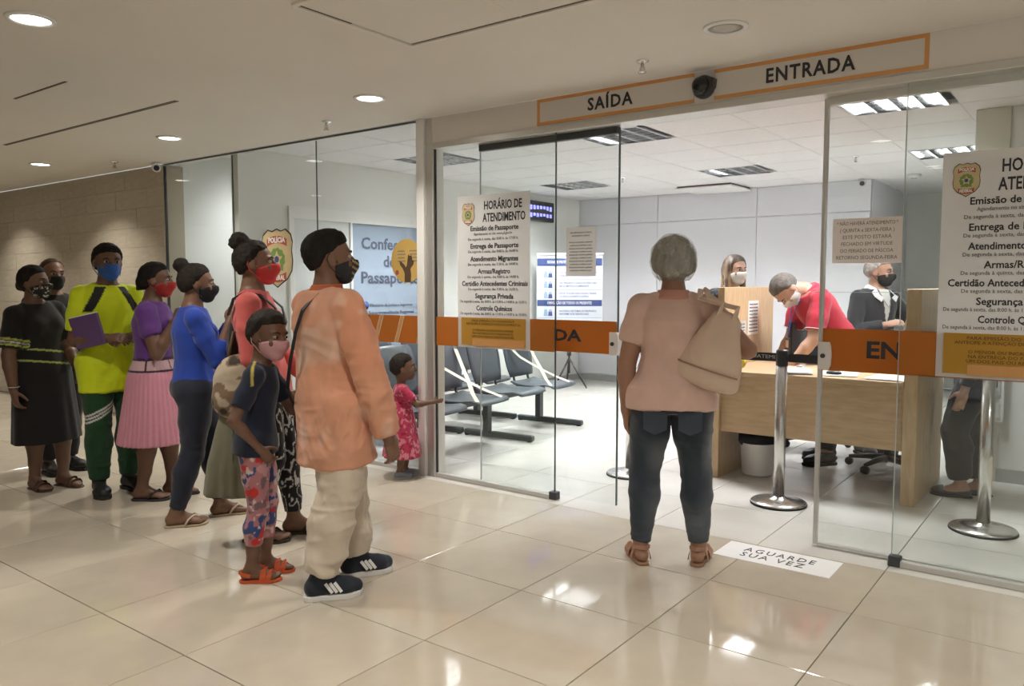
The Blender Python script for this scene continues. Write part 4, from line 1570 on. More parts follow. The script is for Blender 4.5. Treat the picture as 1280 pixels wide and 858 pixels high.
        for i in range(5):
            if T_[i] >= upto - 1e-3:
                break
            f = min(1.0, (upto - T_[i]) / (T_[i + 1] - T_[i]))
            q = P[i] + (P[i + 1] - P[i]) * f
            rq = R[i] + (R[i + 1] - R[i]) * f
            c = cone(P[i], q, R[i], rq)
            if upto <= T_[i + 1] + 1e-3 and off:
                nn = P[i + 1] - P[i]
                c = clip_end(c, q, nn)
            out.append(c)
            if f < 1 or abs(T_[i + 1] - upto) < 1e-3:
                break
        return out

    def foot_pts(s, k):
        S = s.S
        a = s.ank[k]
        R = Rz(s.feet[k][2])
        z = a[2] - .048 * S

        def q(x, y, h):
            v = R @ np.array([x * S, y * S, 0])
            return np.array([a[0] + v[0], a[1] + v[1], z + h * S])
        return q

    def foot_prims(s, k, off=0.0, toes=True):
        S = s.S
        q = s.foot_pts(k)
        sg = (1, -1)[k]
        p = [(cone(s.ank[k], q(0, -.018, .021), .023 * S + off, .020 * S + off), .012),
             (cone(q(0, -.02, .018), q(0, .05, .016), .0185 * S + off, .020 * S + off), .014),
             (cone(s.ank[k], q(0, .055, .018), .020 * S + off, .014 * S + off), .014),
             (ell(q(0, .066, .013), (.0285 * S + off, .026 * S + off, .0135 * S + off), np.stack([Rz(s.feet[k][2])[:, 0], Rz(s.feet[k][2])[:, 1], [0, 0, 1]])), .012)]
        if toes:
            for i, (x, l, r) in enumerate(((.018, .104, .0095), (.006, .103, .0075), (-.004, .098, .007), (-.013, .091, .0065), (-.021, .083, .006))):
                p.append((cone(q(sg * x, .07, .010), q(sg * x * 1.05, l, r * .9), r * S, r * S * .95), .004))
        return p

    def hand_prims(s, k):
        S = s.S
        d, n, curl, spr = s.hand[k]
        n = nrm(n - d * (n @ d))
        th = np.cross(d, n) if k == 1 else np.cross(n, d)
        w_ = s.wri[k]
        A = np.stack([d, th, n])
        p = [(ell(w_ + d * .032 * S, (.034 * S, .0225 * S, .0105 * S), A), .008),
             (cone(w_ - d * .004 * S, w_ + d * .02 * S, .0158 * S, .013 * S), .010)]
        for x, l, r in ((.0165, .92, .0057), (.0056, 1.0, .0059), (-.0055, .95, .0056), (-.0160, .78, .0050)):
            b = w_ + d * (.053 * S) + th * x * S
            dirs = [curl, curl * 2.1, curl * 2.9]
            sp = x * 6 * (spr - .4) * max(0, 1 - curl)
            pts = [b - d * .012 * S, b]
            for ln, an in zip((.024, .0165, .0125), dirs):
                dd = (d * math.cos(an) + n * math.sin(an)) + th * sp
                b = b + nrm(dd) * ln * l * S
                pts.append(b)
            p += [(c, .002) for c in chain(pts, [r * S, r * S * 1.05, r * S, r * S * .95, r * S * .86])]
        b = w_ + d * .012 * S + th * .012 * S + n * .003 * S
        pts = [b]
        for ln, (cd_, ct, cn) in zip((.022, .020, .015), ((.62, .72, .25), (.82, .45, .35), (.92, .15, .4))):
            b = b + nrm(d * cd_ + th * ct + n * (cn + curl * .5)) * ln * S
            pts.append(b)
        p += [(c, .004) for c in chain(pts, [.0085 * S, .0075 * S, .0066 * S, .0056 * S])]
        return p

    def hell(s, c, r, tilt=0.0):
        R = s.Rh @ Rx(tilt)
        return ell(s.Hd(*c), np.array(r) * s.hs, R.T)

    def head_prims(s, off=0.0):
        hs = s.hs
        p = [(s.hell((0, -.006, .080), (.0485, .060, .056)), .012),
             (s.hell((0, .012, .050), (.0405, .046, .050)), .014),
             (s.hell((0, .036, .012), (.021, .019, .0145)), .012),
             (s.hell((0, .046, .079), (.033, .013, .008)), .010)]
        for sg in (-1, 1):
            p.append((s.hell((sg * .024, .043, .046), (.014, .012, .013)), .010))
            p.append((s.hell((sg * .0195, .0655, .066), (.0115, .009, .0075)), .006, 'sub'))
            p.append((s.hell((sg * .0485, -.006, .060), (.006, .014, .020), .15), .004))
        p += [(cone(s.Hd(0, .056, .068), s.Hd(0, .067, .048), .0055 * hs, .0085 * hs), .007),
              (s.hell((0, .060, .0445), (.0135, .008, .0065)), .005),
              (s.hell((0, .0545, .030), (.0165, .0065, .0055)), .005),
              (s.hell((0, .0535, .0225), (.014, .0065, .0055)), .005)]
        return p


def add(name, me, m, root):
    return mobj(name, me, m, root, (0, 0, 0), local=True)


def skin_mat(tone):
    return mat('skin_%d_%d_%d' % tuple(int(c * 1000) for c in tone), tone, .48, var=.06, vscale=14, bump=.05, bscale=160)


def cloth(name, col=(.5, .5, .5), attr=False, rough=.85, var=.06, bump=.10, vscale=12):
    return mat(name, col, rough, var=var, vscale=vscale, bump=bump, bscale=260, attr=attr, sheen=.15, spec=.25)


class Person:
    def __init__(s, label, px, face, body, tone, vox, group=None, z=0.0, pos=None):
        g = pos or ground(*px)
        s.root = thing('person', label, 'person', (g[0], g[1], z), math.radians(face) - PI / 2, group)
        s.B = body
        s.v = vox
        s.skin = skin_mat(tone)
        add('body', field_mesh(body.skin_prims(), vox), s.skin, s.root)
        s.eyes()

    def eyes(s):
        B = s.B
        m = mat('eye_white', (.40, .35, .31), .3)
        mi = mat('dark_iris', (.02, .012, .008), .15)
        mb = mat('eyebrow_hair', (.018, .013, .010), .8)
        for sg in (-1, 1):
            bm = bmesh.new()
            bmesh.ops.create_uvsphere(bm, u_segments=14, v_segments=8, radius=1)
            c = B.Hd(sg * .0195, .0475, .0665)
            for v in bm.verts:
                q = B.Rh @ (np.array(v.co) * np.array([.0092, .0095, .0050]) * B.hs)
                v.co = Vector(c + q)
            e = add('eye', bm_mesh(bm, smooth=True), m, s.root)
            bm = bmesh.new()
            bmesh.ops.create_uvsphere(bm, u_segments=10, v_segments=6, radius=1)
            c = B.Hd(sg * .0195, .0548, .0665)
            for v in bm.verts:
                q = B.Rh @ (np.array(v.co) * np.array([.0044, .0028, .0044]) * B.hs)
                v.co = Vector(c + q)
            add('iris', bm_mesh(bm, smooth=True), mi, e)
            pts = [B.Hd(sg * .010, .0585, .0775), B.Hd(sg * .020, .0565, .081), B.Hd(sg * .031, .0475, .0785)]
            add('eyebrow', tube_mesh(pts, [.0022 * B.hs, .0026 * B.hs, .0014 * B.hs], 6), mb, s.root)

    # ---- head wear
    def mask(s, m, z1=.057, colour=None, loops=None, cover=0.0, low=-.012):
        B = s.B
        hs = B.hs
        off = .0045
        p = [(B.hell((0, .012 + .002, .050), (.0405 + off, .046 + off, .052 + off)), .014),
             (B.hell((0, .036, .012), (.022 + off, .021 + off, .017 + off)), .014),
             (B.hell((0, .0555, .044), (.024, .0245, .027)), .020),
             (B.hell((0, .057, .060), (.0085, .010, .012)), .010)]
        Rh, o = B.Rh, B.hd0

        def cut(X, Y, Z):
            x = (X - o[0]) * Rh[0, 0] + (Y - o[1]) * Rh[1, 0] + (Z - o[2]) * Rh[2, 0]
            y = (X - o[0]) * Rh[0, 1] + (Y - o[1]) * Rh[1, 1] + (Z - o[2]) * Rh[2, 1]
            z = (X - o[0]) * Rh[0, 2] + (Y - o[1]) * Rh[1, 2] + (Z - o[2]) * Rh[2, 2]
            x, y, z = x / hs, y / hs, z / hs
            top = z - (z1 - .5 * np.maximum(0, .052 - y) * .55)
            back = (.004 - cover) - y
            lowc = (low + .35 * np.maximum(0, .036 - y)) - z
            return np.maximum(np.maximum(top, back), lowc) * hs
        me = field_mesh(p, s.v * .8, (cut,), colour=(lambda P, N: colour(P, N, B)) if colour else None)
        k = add('face_mask', me, m, s.root)
        ml = loops or m
        for sg in (-1, 1):
            a = [B.Hd(sg * .0415, .012, .050), B.Hd(sg * .049, .000, .066), B.Hd(sg * .0525, -.012, .078), B.Hd(sg * .0535, -.019, .062)]
            b = [B.Hd(sg * .0395, .014, .012), B.Hd(sg * .0475, -.002, .030), B.Hd(sg * .0530, -.014, .042), B.Hd(sg * .0535, -.019, .062)]
            add('ear_loop', tube_mesh([tuple(q) for q in a + b[::-1][1:]], .0016 * hs, 6), ml, k)
        return k

    def hair(s, m, off=.008, line=None, extra=(), rough=.003, colour=None, name='hair', back=0.0, taper=.028):
        """cap of hair over the skull; line = hairline heights at y stations (head units)"""
        B = s.B
        hs = B.hs
        ly, lz = line or ((-.07, -.03, -.008, .010, .026, .042, .06), (.030, .034, .052, .088, .096, .103, .107))
        p = [(B.hell((0, -.006 - back * .5, .080), (.0485 + off, .060 + off + back, .056 + off)), .010),
             (B.hell((0, -.018, .055), (.043 + off, .042 + off, .045)), .02)] + list(extra)
        Rh, o = B.Rh, B.hd0

        def cut(X, Y, Z):
            y = ((X - o[0]) * Rh[0, 1] + (Y - o[1]) * Rh[1, 1] + (Z - o[2]) * Rh[2, 1]) / hs
            z = ((X - o[0]) * Rh[0, 2] + (Y - o[1]) * Rh[1, 2] + (Z - o[2]) * Rh[2, 2]) / hs
            return (np.interp(y, ly, lz) - z) * hs * .75

        def thin(X, Y, Z):
            y = ((X - o[0]) * Rh[0, 1] + (Y - o[1]) * Rh[1, 1] + (Z - o[2]) * Rh[2, 1]) / hs
            z = ((X - o[0]) * Rh[0, 2] + (Y - o[1]) * Rh[1, 2] + (Z - o[2]) * Rh[2, 2]) / hs
            return off * hs * .8 * (1 - np.clip((z - np.interp(y, ly, lz)) / taper, 0, 1))
        dsp = None
        if rough:
            def dsp(P, N):
                return rough * (vnoise(P, 70, 4) + .6 * vnoise(P, 140, 9))
        me = field_mesh(p, s.v * .9, (cut,), disp=dsp, colour=colour, warp=thin if taper else None)
        return add(name, me, m, s.root)

    def blob(s, name, prims, m, cuts=(), disp=None, colour=None, vox=None, smooth=1, parent=None):
        me = field_mesh(prims, vox or s.v, cuts, disp, smooth, colour)
        return add(name, me, m, parent or s.root)

    # ---- garments
    def top(s, m, hem=-.03, sleeve=.8, off=.010, soff=None, flare=0.0, name='t_shirt', disp=None, colour=None, neck=.295, bell=0.0, vox=None, open_=0.0, cover=0.0):
        B = s.B
        so = soff if soff is not None else off + .006

        def ex(z):
            e = flare * max(0, .12 - z) / .15
            return e
        p = [(B.torso(off, hem, neck + .012, ex, soft=.006), .015)] + B.bust_prims(off)
        p += [(cone(B.T(sg * .035, -.006, .283), B.sh[(0, 1)[sg > 0]], .025 * B.S + off * .7, .0315 * B.S + so * .6), .02) for sg in (-1, 1)]
        for k in range(2):
            sl = sleeve[k] if hasattr(sleeve, '__len__') else sleeve
            if sl > 0:
                p += [(c, .014 if i < 2 else .005) for i, c in enumerate(B.arm_chain(k, (lambda t: so * min(1, .55 + .6 * t) + bell * t), sl))]
        S = B.S
        if cover:
            for k in range(2):
                p += [(clip_end(c, B.T(0, 0, hem), -B.up), .03) for c in B.leg_chain(k, (lambda t: cover), 1.0)]
        p.append((cone(B.T(0, .006 + open_ * .01, neck + .010 - open_ * .012), B.T(0, .016, neck + .08), .041 * S * (1 + open_ * .25), .060 * S), .006, 'sub'))
        cuts = ()
        me = field_mesh(p, vox or s.v, cuts, disp, 1, colour)
        return add(name, me, m, s.root)

    def trousers(s, m, waist=.075, upto=1.93, off=.008, hem=.012, name='trousers', disp=None, colour=None, seat=0.0, vox=None):
        B = s.B
        p = [(B.torso(off * .8 + seat * .3, -.055, waist, soft=.004), .02)]

        def fo(t):
            o0 = min(off, .005) + (off - min(off, .005)) * min(1, t / .5)
            return o0 + (hem - off) * min(1, max(0, (t - .3) / 1.2))
        for k in range(2):
            p += [(c, .016) for c in B.leg_chain(k, fo, upto)]
        if seat:
            for sg in (-1, 1):
                p.append((ell(B.T(sg * .045, -.035, -.01), (.05 * B.S + seat, .045 * B.S + seat, .055 * B.S)), .03))
        me = field_mesh(p, vox or s.v, (), disp, 1, colour)
        return add(name, me, m, s.root)

    def skirt(s, m, z0, waist=.07, flare=.05, pleats=0, amp=.0, name='skirt', disp=None, colour=None, off=.010, vox=None, sx=1.0):
        """z0: hem height in metres"""
        B = s.B
        S = B.S
        pr = np.array(B.tor)
        a0, b0 = np.interp(waist, pr[:, 0], pr[:, 1]) * S + off, np.interp(waist, pr[:, 0], pr[:, 2]) * S + off
        a1, b1 = np.interp(0, pr[:, 0], pr[:, 1]) * S * sx + off + .006, np.interp(0, pr[:, 0], pr[:, 2]) * S * sx + off + .006
        pt = B.T(0, 0, waist)
        pb = np.array([B.pel[0], B.pel[1], z0])
        L = pt[2] - z0
        th = 1 - (pt[2] - (B.pel[2])) / L
        mod = None
        if pleats:
            def mod(an, t):
                return 1 + amp * (1 - t) ** .7 * np.cos(pleats * an + 1.3 * np.sin(3 * an))
        me = field_mesh([(loft(pb, pt, [(0, a1 + flare, b1 + flare), (th, a1 + flare * .25, b1 + flare * .25), (1, a0, b0)], B.lat, mod, .004), 0)], vox or s.v, (), disp, 1, colour)
        return add(name, me, m, s.root)

    # ---- footwear
    def sole_mesh(s, k, h, grow=.004, z0=0.0, top=None):
        B = s.B
        S = B.S
        q = B.foot_pts(k)
        yaw = B.feet[k][2]
        sg = (1, -1)[k]
        ol = []
        outl = [(-.002, -.043), (.016, -.038), (.021, -.02), (.019, .01), (.022, .04), (.030, .068), (.027, .092), (.016, .109), (.002, .112), (-.014, .103), (-.026, .085), (-.030, .06), (-.024, .03), (-.020, .0), (-.021, -.022), (-.015, -.038)]
        R = Rz(yaw)
        bm = bmesh.new()
        n = len(outl)
        rings = []
        zz = q(0, 0, 0)[2] - s.B.sole
        for hz, ins in ((z0 + zz, .003), (z0 + zz + .004, 0), (z0 + zz + h - .003, 0), (z0 + zz + h, .003)):
            r = []
            for x, y in outl:
                l = math.hypot(x, y - .03)
                gx, gy = x + x / l * (grow - ins) / S, y + (y - .03) / l * (grow - ins) / S
                v = R @ np.array([sg * gx * S, gy * S, 0])
                r.append(bm.verts.new((B.ank[k][0] + v[0], B.ank[k][1] + v[1], hz)))
            rings.append(r)
        for i in range(len(rings) - 1):
            for j in range(n):
                bm.faces.new((rings[i][j], rings[i][(j + 1) % n], rings[i + 1][(j + 1) % n], rings[i + 1][j]))
        bm.faces.new(rings[0])
        bm.faces.new(rings[-1])
        bmesh.ops.recalc_face_normals(bm, faces=bm.faces[:])
        return bm_mesh(bm)

    def flipflop(s, m_sole, m_strap, kind='thong', h=None):
        B = s.B
        S = B.S
        h = h or B.sole
        for k in range(2):
            o = add('sandal', s.sole_mesh(k, h), m_sole, s.root)
            q = B.foot_pts(k)
            sg = (1, -1)[k]
            r = .0042 * S
            if kind == 'thong':
                for side in (-1, 1):
                    pts = [q(sg * .012, .088, .004), q(sg * .011, .083, .021), q(side * .012 + sg * .004, .066, .033), q(side * .026, .045, .022), q(side * .027, .03, .0)]
                    add('strap', tube_mesh(pts, [r * .7, r * .8, r, r, r * .9], 8), m_strap, o)
            else:
                for y, hh, wd in ((.070, .030, .010), (.048, .040, .011)) + (((-.0, .055, .007),) if kind == 'ankle' else ()):
                    pts = [q(-.031, y - .004, .0), q(-.030, y - .002, .014), q(-.017, y, hh * .92), q(0, y + .002, hh), q(.017, y, hh * .92), q(.030, y - .002, .014), q(.031, y - .004, .0)]
                    R = Rz(B.feet[k][2])
                    add('strap', tube_mesh(pts, .01, flat=(wd * S, .0015, R @ np.array([0, 1, .35]))), m_strap, o)
                if kind == 'ankle':
                    pts = [q(-.026, .01, .035), q(-.024, -.02, .045), q(0, -.046, .048), q(.024, -.02, .045), q(.026, .01, .035)]
                    add('strap', tube_mesh(pts, .01, flat=(.006 * S, .0015, (0, 0, 1))), m_strap, o)
                if kind == 'clog':
                    pts = [q(-.027, .0, .020), q(-.024, -.03, .026), q(0, -.047, .028), q(.024, -.03, .026), q(.027, .0, .020)]
                    add('strap', tube_mesh(pts, .01, flat=(.007 * S, .0015, (0, 0, 1))), m_strap, o)

    def shoe(s, m_up, m_sole, h=.022, high=.03, stripes=None, laces=None, name='shoe', off=.006, low=None):
        B = s.B
        S = B.S
        for k in range(2):
            q = B.foot_pts(k)
            p = B.foot_prims(k, off, False)
            p += [(cone(q(0, .07, .014), q(0, .097, .011), .021 * S + off, .014 * S + off), .02), (cone(q(.008 * (1, -1)[k], .08, .012), q(0, .094, .011), .016 * S + off, .011 * S + off), .02)]
            zt = B.ank[k][2] + high * S
            zb = q(0, 0, 0)[2] - B.sole + h * .7
            fy = q(0, 1, 0) - q(0, 0, 0)
            fy = fy / np.linalg.norm(fy)
            a = B.ank[k]
            if low is None:
                c1 = lambda X, Y, Z: (Z - zt)
            else:
                def c1(X, Y, Z):
                    yy = (X - a[0]) * fy[0] + (Y - a[1]) * fy[1]
                    return Z - np.interp(yy / S, (-.05, -.03, 0, .04, .065, .08), np.array((.045, .036, .028, .024, .028, .2)) * S * low - .0 + zb * 0 - 0)
            me = field_mesh(p, s.v * .8, (c1, lambda X, Y, Z: zb - Z))
            u = add(name, me, m_up, s.root)
            add('sole', s.sole_mesh(k, h, .008), m_sole, u)
            if stripes:
                for sd in (-1, 1):
                    for i in range(3):
                        y = .016 + i * .0125
                        xo = .0285 * S + off
                        pts = []
                        for (yy, hh, ww) in ((y + .012, .008, .031), (y + .004, .020, .0285), (y - .006, .034, .0235)):
                            c = q(0, yy, hh)
                            R = Rz(B.feet[k][2])
                            pts.append(c + R @ np.array([sd * (ww * S * .86 + off * .85), 0, 0]))
                        add('stripe', tube_mesh(pts, .01, flat=(.0042 * S, .003, R @ np.array([0, 1.0, 0]))), stripes, u)
            if laces:
                for i in range(4):
                    y = .028 + i * .012
                    hh = .049 - i * .0058
                    pts = [q(-.013, y, hh - .004), q(0, y + .003, hh + .004), q(.013, y, hh - .004)]
                    add('lace', tube_mesh(pts, .003, 6), laces, u)
# ------------------------------------------------------------------ the people
def lerp(a, b, t):
    return np.asarray(a) * (1 - t)[:, None] + np.asarray(b) * t[:, None]


def const(c, n):
    return np.tile(np.asarray(c, float), (n, 1))


def hairmat(name, c, rough=.55):
    return mat(name, c, rough + .15, var=.3, vscale=45, bump=.15, bscale=150, stretch=(1, 1, .25), spec=.2)


M_HAIRK = hairmat('black_hair', (.014, .012, .011))
M_HAIRB = hairmat('brown_black_hair', (.022, .017, .014))
SK1, SK2, SK3, SK4 = (.155, .080, .050), (.20, .105, .065), (.34, .185, .12), (.46, .27, .19)
GQ = 'people queueing in the hall'
NEAR, MID, FAR = .0063, .0076, .0086


def bun(B, c, r, k=.010):
    return (B.hell(c, r), k)


# 1 ---------------------------------------------------------------- man in the orange shirt
B = Body(1.575, girth=1.13, hips=.94, belly=.012, lean=-.045, feet=((-.10, .11, .02), (.10, -.10, -.12)), sole=.024, sw=1.12, ag=1.15, lg=1.06, twist=.25, hipshift=(0, -.01), shod=True,
         arms=(dict(u=(.14, .1, -1), f=(.02, .3, -1)), dict(u=(.22, .26, -1), f=(-.02, .30, -1), n=(-.9, -.3, 0), curl=.5, lu=1.10, lf=1.14)), head=(-.30, .03, 0))
P = Person('stout man in a faded orange long-sleeved shirt and beige trousers', (422, 734), 64, B, SK2, NEAR, GQ)


def tie_dye(P_, N):
    a = vnoise(P_, 9, 2) + .6 * vnoise(P_, 22, 5)
    t = np.clip((a - .35) / .5, 0, 1)
    b = np.clip((vnoise(P_, 4, 11) + .25) * 1.2, 0, 1) * .5
    c = lerp((.62, .28, .165), (.72, .49, .38), t)
    return lerp_cols(c, const((.64, .37, .26), len(P_)), b)


def lerp_cols(a, b, t):
    return a * (1 - t)[:, None] + b * t[:, None]


P.top(cloth('faded_orange_cotton', attr=True), hem=-.168, sleeve=1.97, cover=.032, off=.020, soff=.020, flare=.014, disp=folds(.008, 3, hor=.003), colour=tie_dye, name='long_sleeved_shirt', bell=.001)
P.blob('collar', [(clip_end(cone(B.T(0, -.004, .295), B.T(0, .006, .330), .047 * B.S, .041 * B.S), B.T(0, .005, .327), B.up), 0)], mat('dark_orange_collar', (.52, .13, .05), .85))
P.trousers(cloth('beige_cotton', (.60, .52, .42), var=.07), waist=-.02, upto=1.95, off=.016, hem=.036, disp=folds(.009, 8, hor=.007))
P.mask(mat('dark_print_mask', (.5, .5, .5), .8, attr=True), colour=lambda P_, N, B_: np.where((np.abs(np.sin(P_[:, 2:3] * 120 + P_[:, 1:2] * 60)) > .86) & (P_[:, 1:2] > B_.Hd(0, .05, .0)[1]), np.array([[.40, .30, .12]]), np.array([[.022, .022, .028]])), loops=M_BLACK)
P.hair(M_HAIRK, .007, ((-.075, -.055, -.035, -.018, .0, .012, .03, .05, .07), (.026, .030, .044, .074, .082, .092, .100, .108, .112)), extra=[(B.hell((0, .0, .112), (.044, .052, .034)), .02), (B.hell((0, -.03, .09), (.046, .046, .045)), .02)], rough=.002)
P.shoe(cloth('navy_suede', (.022, .027, .038), var=.1), mat('white_sole', (.74, .73, .70), .5), .024, .012, stripes=M_WHITE, laces=mat('cream_lace', (.66, .60, .48), .8), off=.007)
root = P.root
tb = thing('shoulder_bag', 'black strap of a bag slung across the orange shirt', 'bag', root.location, root.rotation_euler.z)
pts = [B.T(.070, .100, .19), B.T(.064, .078, .255), B.T(.058, .040, .300), B.T(.052, .0, .317), B.T(.044, -.050, .304), B.T(.028, -.090, .262), B.T(.006, -.104, .20), B.T(-.03, -.107, .12), B.T(-.07, -.102, .04), B.T(-.115, -.06, -.03)]
mobj('strap', tube_mesh(pts, .01, flat=(.011, .0025, B.lat)), M_BLACK, tb, (0, 0, 0), local=True)
mobj('pouch', lathe_like_cushion(.03, .09, .10, M_BLACK), M_BLACK, tb, B.T(-.125, .0, -.07), local=True)

# 2 ---------------------------------------------------------------- girl with the pink mask
B = Body(1.235, hk=1.20, female=True, girth=.88, lean=.10, feet=((-.055, .03, .05), (.055, -.02, -.05)), sole=.014, ag=.85, lg=.92, twist=-.15,
         arms=(dict(u=(.16, .55, -1), f=(-.05, 1.0, -.55), curl=.6), dict(u=(.35, -.45, -1), f=(-.25, .55, -.75), curl=.5)), head=(-.55, -.03, .02))
P = Person('girl in a navy T-shirt with pink face mask and printed leggings', (322, 722), 48, B, SK1, NEAR, GQ)


def navy_tee(P_, N):
    c = const((.014, .019, .036), len(P_))
    z = P_[:, 2]
    st = (np.abs(P_[:, 0] - .055 * np.sign(P_[:, 0])) < 0) & (z > 2)
    sh = (np.abs(np.abs(P_[:, 1] - (B.pel[1] + .012)) - 0.0) < .006) & (z > B.T(0, 0, .235)[2]) & (np.abs(P_[:, 0]) > .05)
    c[sh] = (.45, .36, .08)
    return c


P.top(cloth('navy_jersey', attr=True), hem=-.035, sleeve=.72, cover=.014, off=.012, soff=.016, flare=.012, disp=folds(.004, 5), colour=navy_tee)


def leggings(P_, N):
    a = vnoise(P_, 26, 3)
    b = vnoise(P_, 34, 8)
    c = const((.40, .17, .19), len(P_))
    c[a > .18] = (.50, .27, .28)
    c[b > .42] = (.04, .07, .20)
    c[(a < -.38)] = (.50, .035, .03)
    c[(b < -.46)] = (.16, .11, .12)
    c[(vnoise(P_, 50, 12) > .55)] = (.62, .50, .46)
    return c


P.trousers(cloth('printed_leggings', attr=True, var=.03), waist=.0, upto=1.62, off=.004, hem=.007, colour=leggings, name='leggings', disp=folds(.0018, 2))
P.mask(cloth('pink_cotton_mask', (.58, .33, .36), var=.02), loops=mat('pink_loop', (.5, .28, .3), .8))
P.hair(M_HAIRB, .011, ((-.075, -.04, -.015, .0, .012, .03, .05, .07), (.030, .030, .042, .070, .096, .102, .106, .108)), extra=[bun(B, (0, -.066, .072), (.026, .022, .026))], rough=.0025)
P.flipflop(mat('orange_foam', (.60, .10, .025), .6), mat('orange_foam', (.60, .10, .025), .6), 'clog', .014)

# 3 ---------------------------------------------------------------- woman in coral
B = Body(1.59, female=True, girth=1.02, lean=-.085, feet=((-.06, .10, .0), (.06, -.08, -.1)), sole=.014, bust=.030, hipshift=(-.02, -.05), ag=1.05,
         arms=(dict(u=(.12, .35, -1), f=(.05, .7, -.75), curl=.6), dict(u=(.16, .05, -1), f=(-.15, .65, -.75), curl=.7)), head=(.05, .0, 0))
P = Person('woman in a coral top with red mask and hair in a bun', (342, 672), 44, B, SK2, NEAR, GQ)
P.top(cloth('coral_jersey', (.58, .12, .11)), hem=-.04, sleeve=(1.9, 1.9), cover=.014, off=.009, soff=.010, flare=.022, disp=folds(.004, 9, hor=.001), name='long_sleeved_top')


def bw_leg(P_, N):
    c = const((.014, .014, .016), len(P_))
    a = vnoise(P_ * np.array([1, 1, .5]), 42, 6)
    c[(np.abs(a) < .09)] = (.55, .55, .55)
    c[(a > .62)] = (.6, .6, .6)
    return c


P.trousers(cloth('black_white_leggings', attr=True, var=.03), waist=.0, upto=1.9, off=.006, hem=.009, colour=bw_leg, name='leggings')
P.mask(cloth('red_cotton_mask', (.60, .055, .055), var=.02))
P.hair(M_HAIRB, .008, ((-.075, -.04, -.012, .004, .018, .034, .05, .07), (.030, .032, .052, .074, .098, .106, .112, .114)), extra=[bun(B, (0, -.042, .146), (.031, .030, .026), .012), bun(B, (.012, -.055, .135), (.022, .022, .02))], rough=.004)
P.flipflop(mat('dark_foam_sole', (.05, .045, .04), .7), mat('dark_strap', (.03, .03, .03), .5))
CORAL, CB = P, B
# her bags
t = thing('backpack', 'dark backpack with black straps on the coral-clad woman', 'backpack', P.root.location, P.root.rotation_euler.z)
bp = [(ell(B.T(0, -.075, .14), (.070 * B.S, .018 * B.S, .08 * B.S)), .02), (ell(B.T(0, -.088, .12), (.05 * B.S, .010 * B.S, .045 * B.S)), .015)]
mobj('pack_body', field_mesh(bp, .008, disp=folds(.004, 3)), cloth('dark_nylon', (.022, .02, .022)), t, (0, 0, 0), local=True)
for sg in (-1, 1):
    pts = [B.T(sg * .050, -.076, .235), B.T(sg * .056, -.052, .288), B.T(sg * .060, -.01, .306), B.T(sg * .062, .035, .292), B.T(sg * .066, .078, .245), B.T(sg * .072, .085, .19), B.T(sg * .086, .055, .13), B.T(sg * .092, -.01, .09), B.T(sg * .07, -.07, .085)]
    mobj('shoulder_strap', tube_mesh(pts, .01, flat=(.018, .004, B.lat)), M_BLACK, t, (0, 0, 0), local=True)
t = thing('patterned_bag', 'brown and white patterned cloth bag between the blue and coral tops', 'bag', P.root.location, P.root.rotation_euler.z)


def camo(P_, N):
    a = vnoise(P_, 24, 5)
    c = const((.20, .13, .08), len(P_))
    c[a > .15] = (.46, .38, .28)
    c[a < -.3] = (.05, .04, .03)
    return c


q = np.array([.16, -.12, .86])
mobj('bag_body', field_mesh([(ell(q, (.07, .13, .15)), .02), (ell(q + (0, 0, -.09), (.08, .14, .10)), .04)], .008, disp=folds(.006, 6), colour=camo), cloth('patterned_canvas', attr=True), t, (0, 0, 0), local=True)
mobj('bag_handle', tube_mesh([q + (0, -.06, .12), q + (-.02, -.03, .26), q + (-.03, .03, .26), q + (0, .06, .12)], .008, 8), mat('brown_handle', (.14, .09, .05), .8), t, (0, 0, 0), local=True)
t = thing('olive_bag', 'long olive grey cloth bag hanging below the patterned bag', 'bag', P.root.location, P.root.rotation_euler.z)


def ol(an, tt_):
    return 1 + .05 * np.cos(11 * an) * (1 - tt_) + .03 * np.cos(5 * an + 1)


qa = np.array([.15, -.15, .28])
mobj('bag_body', field_mesh([(loft(qa, qa + (0.0, 0.0, .43), [(0, .09, .165), (.4, .078, .14), (1, .045, .07)], (1, 0, 0), ol), 0)], .008, disp=folds(.004, 3)), cloth('olive_cloth', (.16, .155, .105)), t, (0, 0, 0), local=True)
mobj('bag_seam', tube_mesh([qa + (.086, 0, .01), qa + (.08, 0, .2), qa + (.05, 0, .42)], .003, 6), mat('olive_seam', (.09, .09, .06), .9), t, (0, 0, 0), local=True)

# 4 ---------------------------------------------------------------- woman in blue
B = Body(1.475, female=True, girth=1.0, lean=.0, feet=((-.055, .15, .0), (.06, -.10, -.12)), sole=.012, bust=.034, hips=1.06, lg=1.05, ag=1.05,
         arms=(dict(u=(.10, .50, -.85), f=(-.30, .40, .95), d=(-.2, .4, .9), curl=.7), dict(u=(.14, .42, -.9), f=(-.08, .30, 1.0), d=(-.1, .3, .95), n=(-.8, .5, 0), curl=.6)), head=(-.05, .0, 0))
P = Person('woman in a bright blue long-sleeved top and dark jeans', (243, 652), 64, B, SK2, MID, GQ)
P.top(cloth('cobalt_jersey', (.022, .060, .36)), hem=.015, sleeve=(1.9, 1.55), off=.012, soff=.010, disp=folds(.004, 4, hor=.0015), name='long_sleeved_top')
P.trousers(cloth('dark_blue_denim', (.022, .026, .042), var=.15), waist=.020, upto=1.93, off=.007, hem=.008, seat=.008, disp=folds(.003, 7, hor=.002), name='jeans')
P.mask(mat('black_cloth_mask', (.018, .018, .02), .85), loops=M_BLACK)
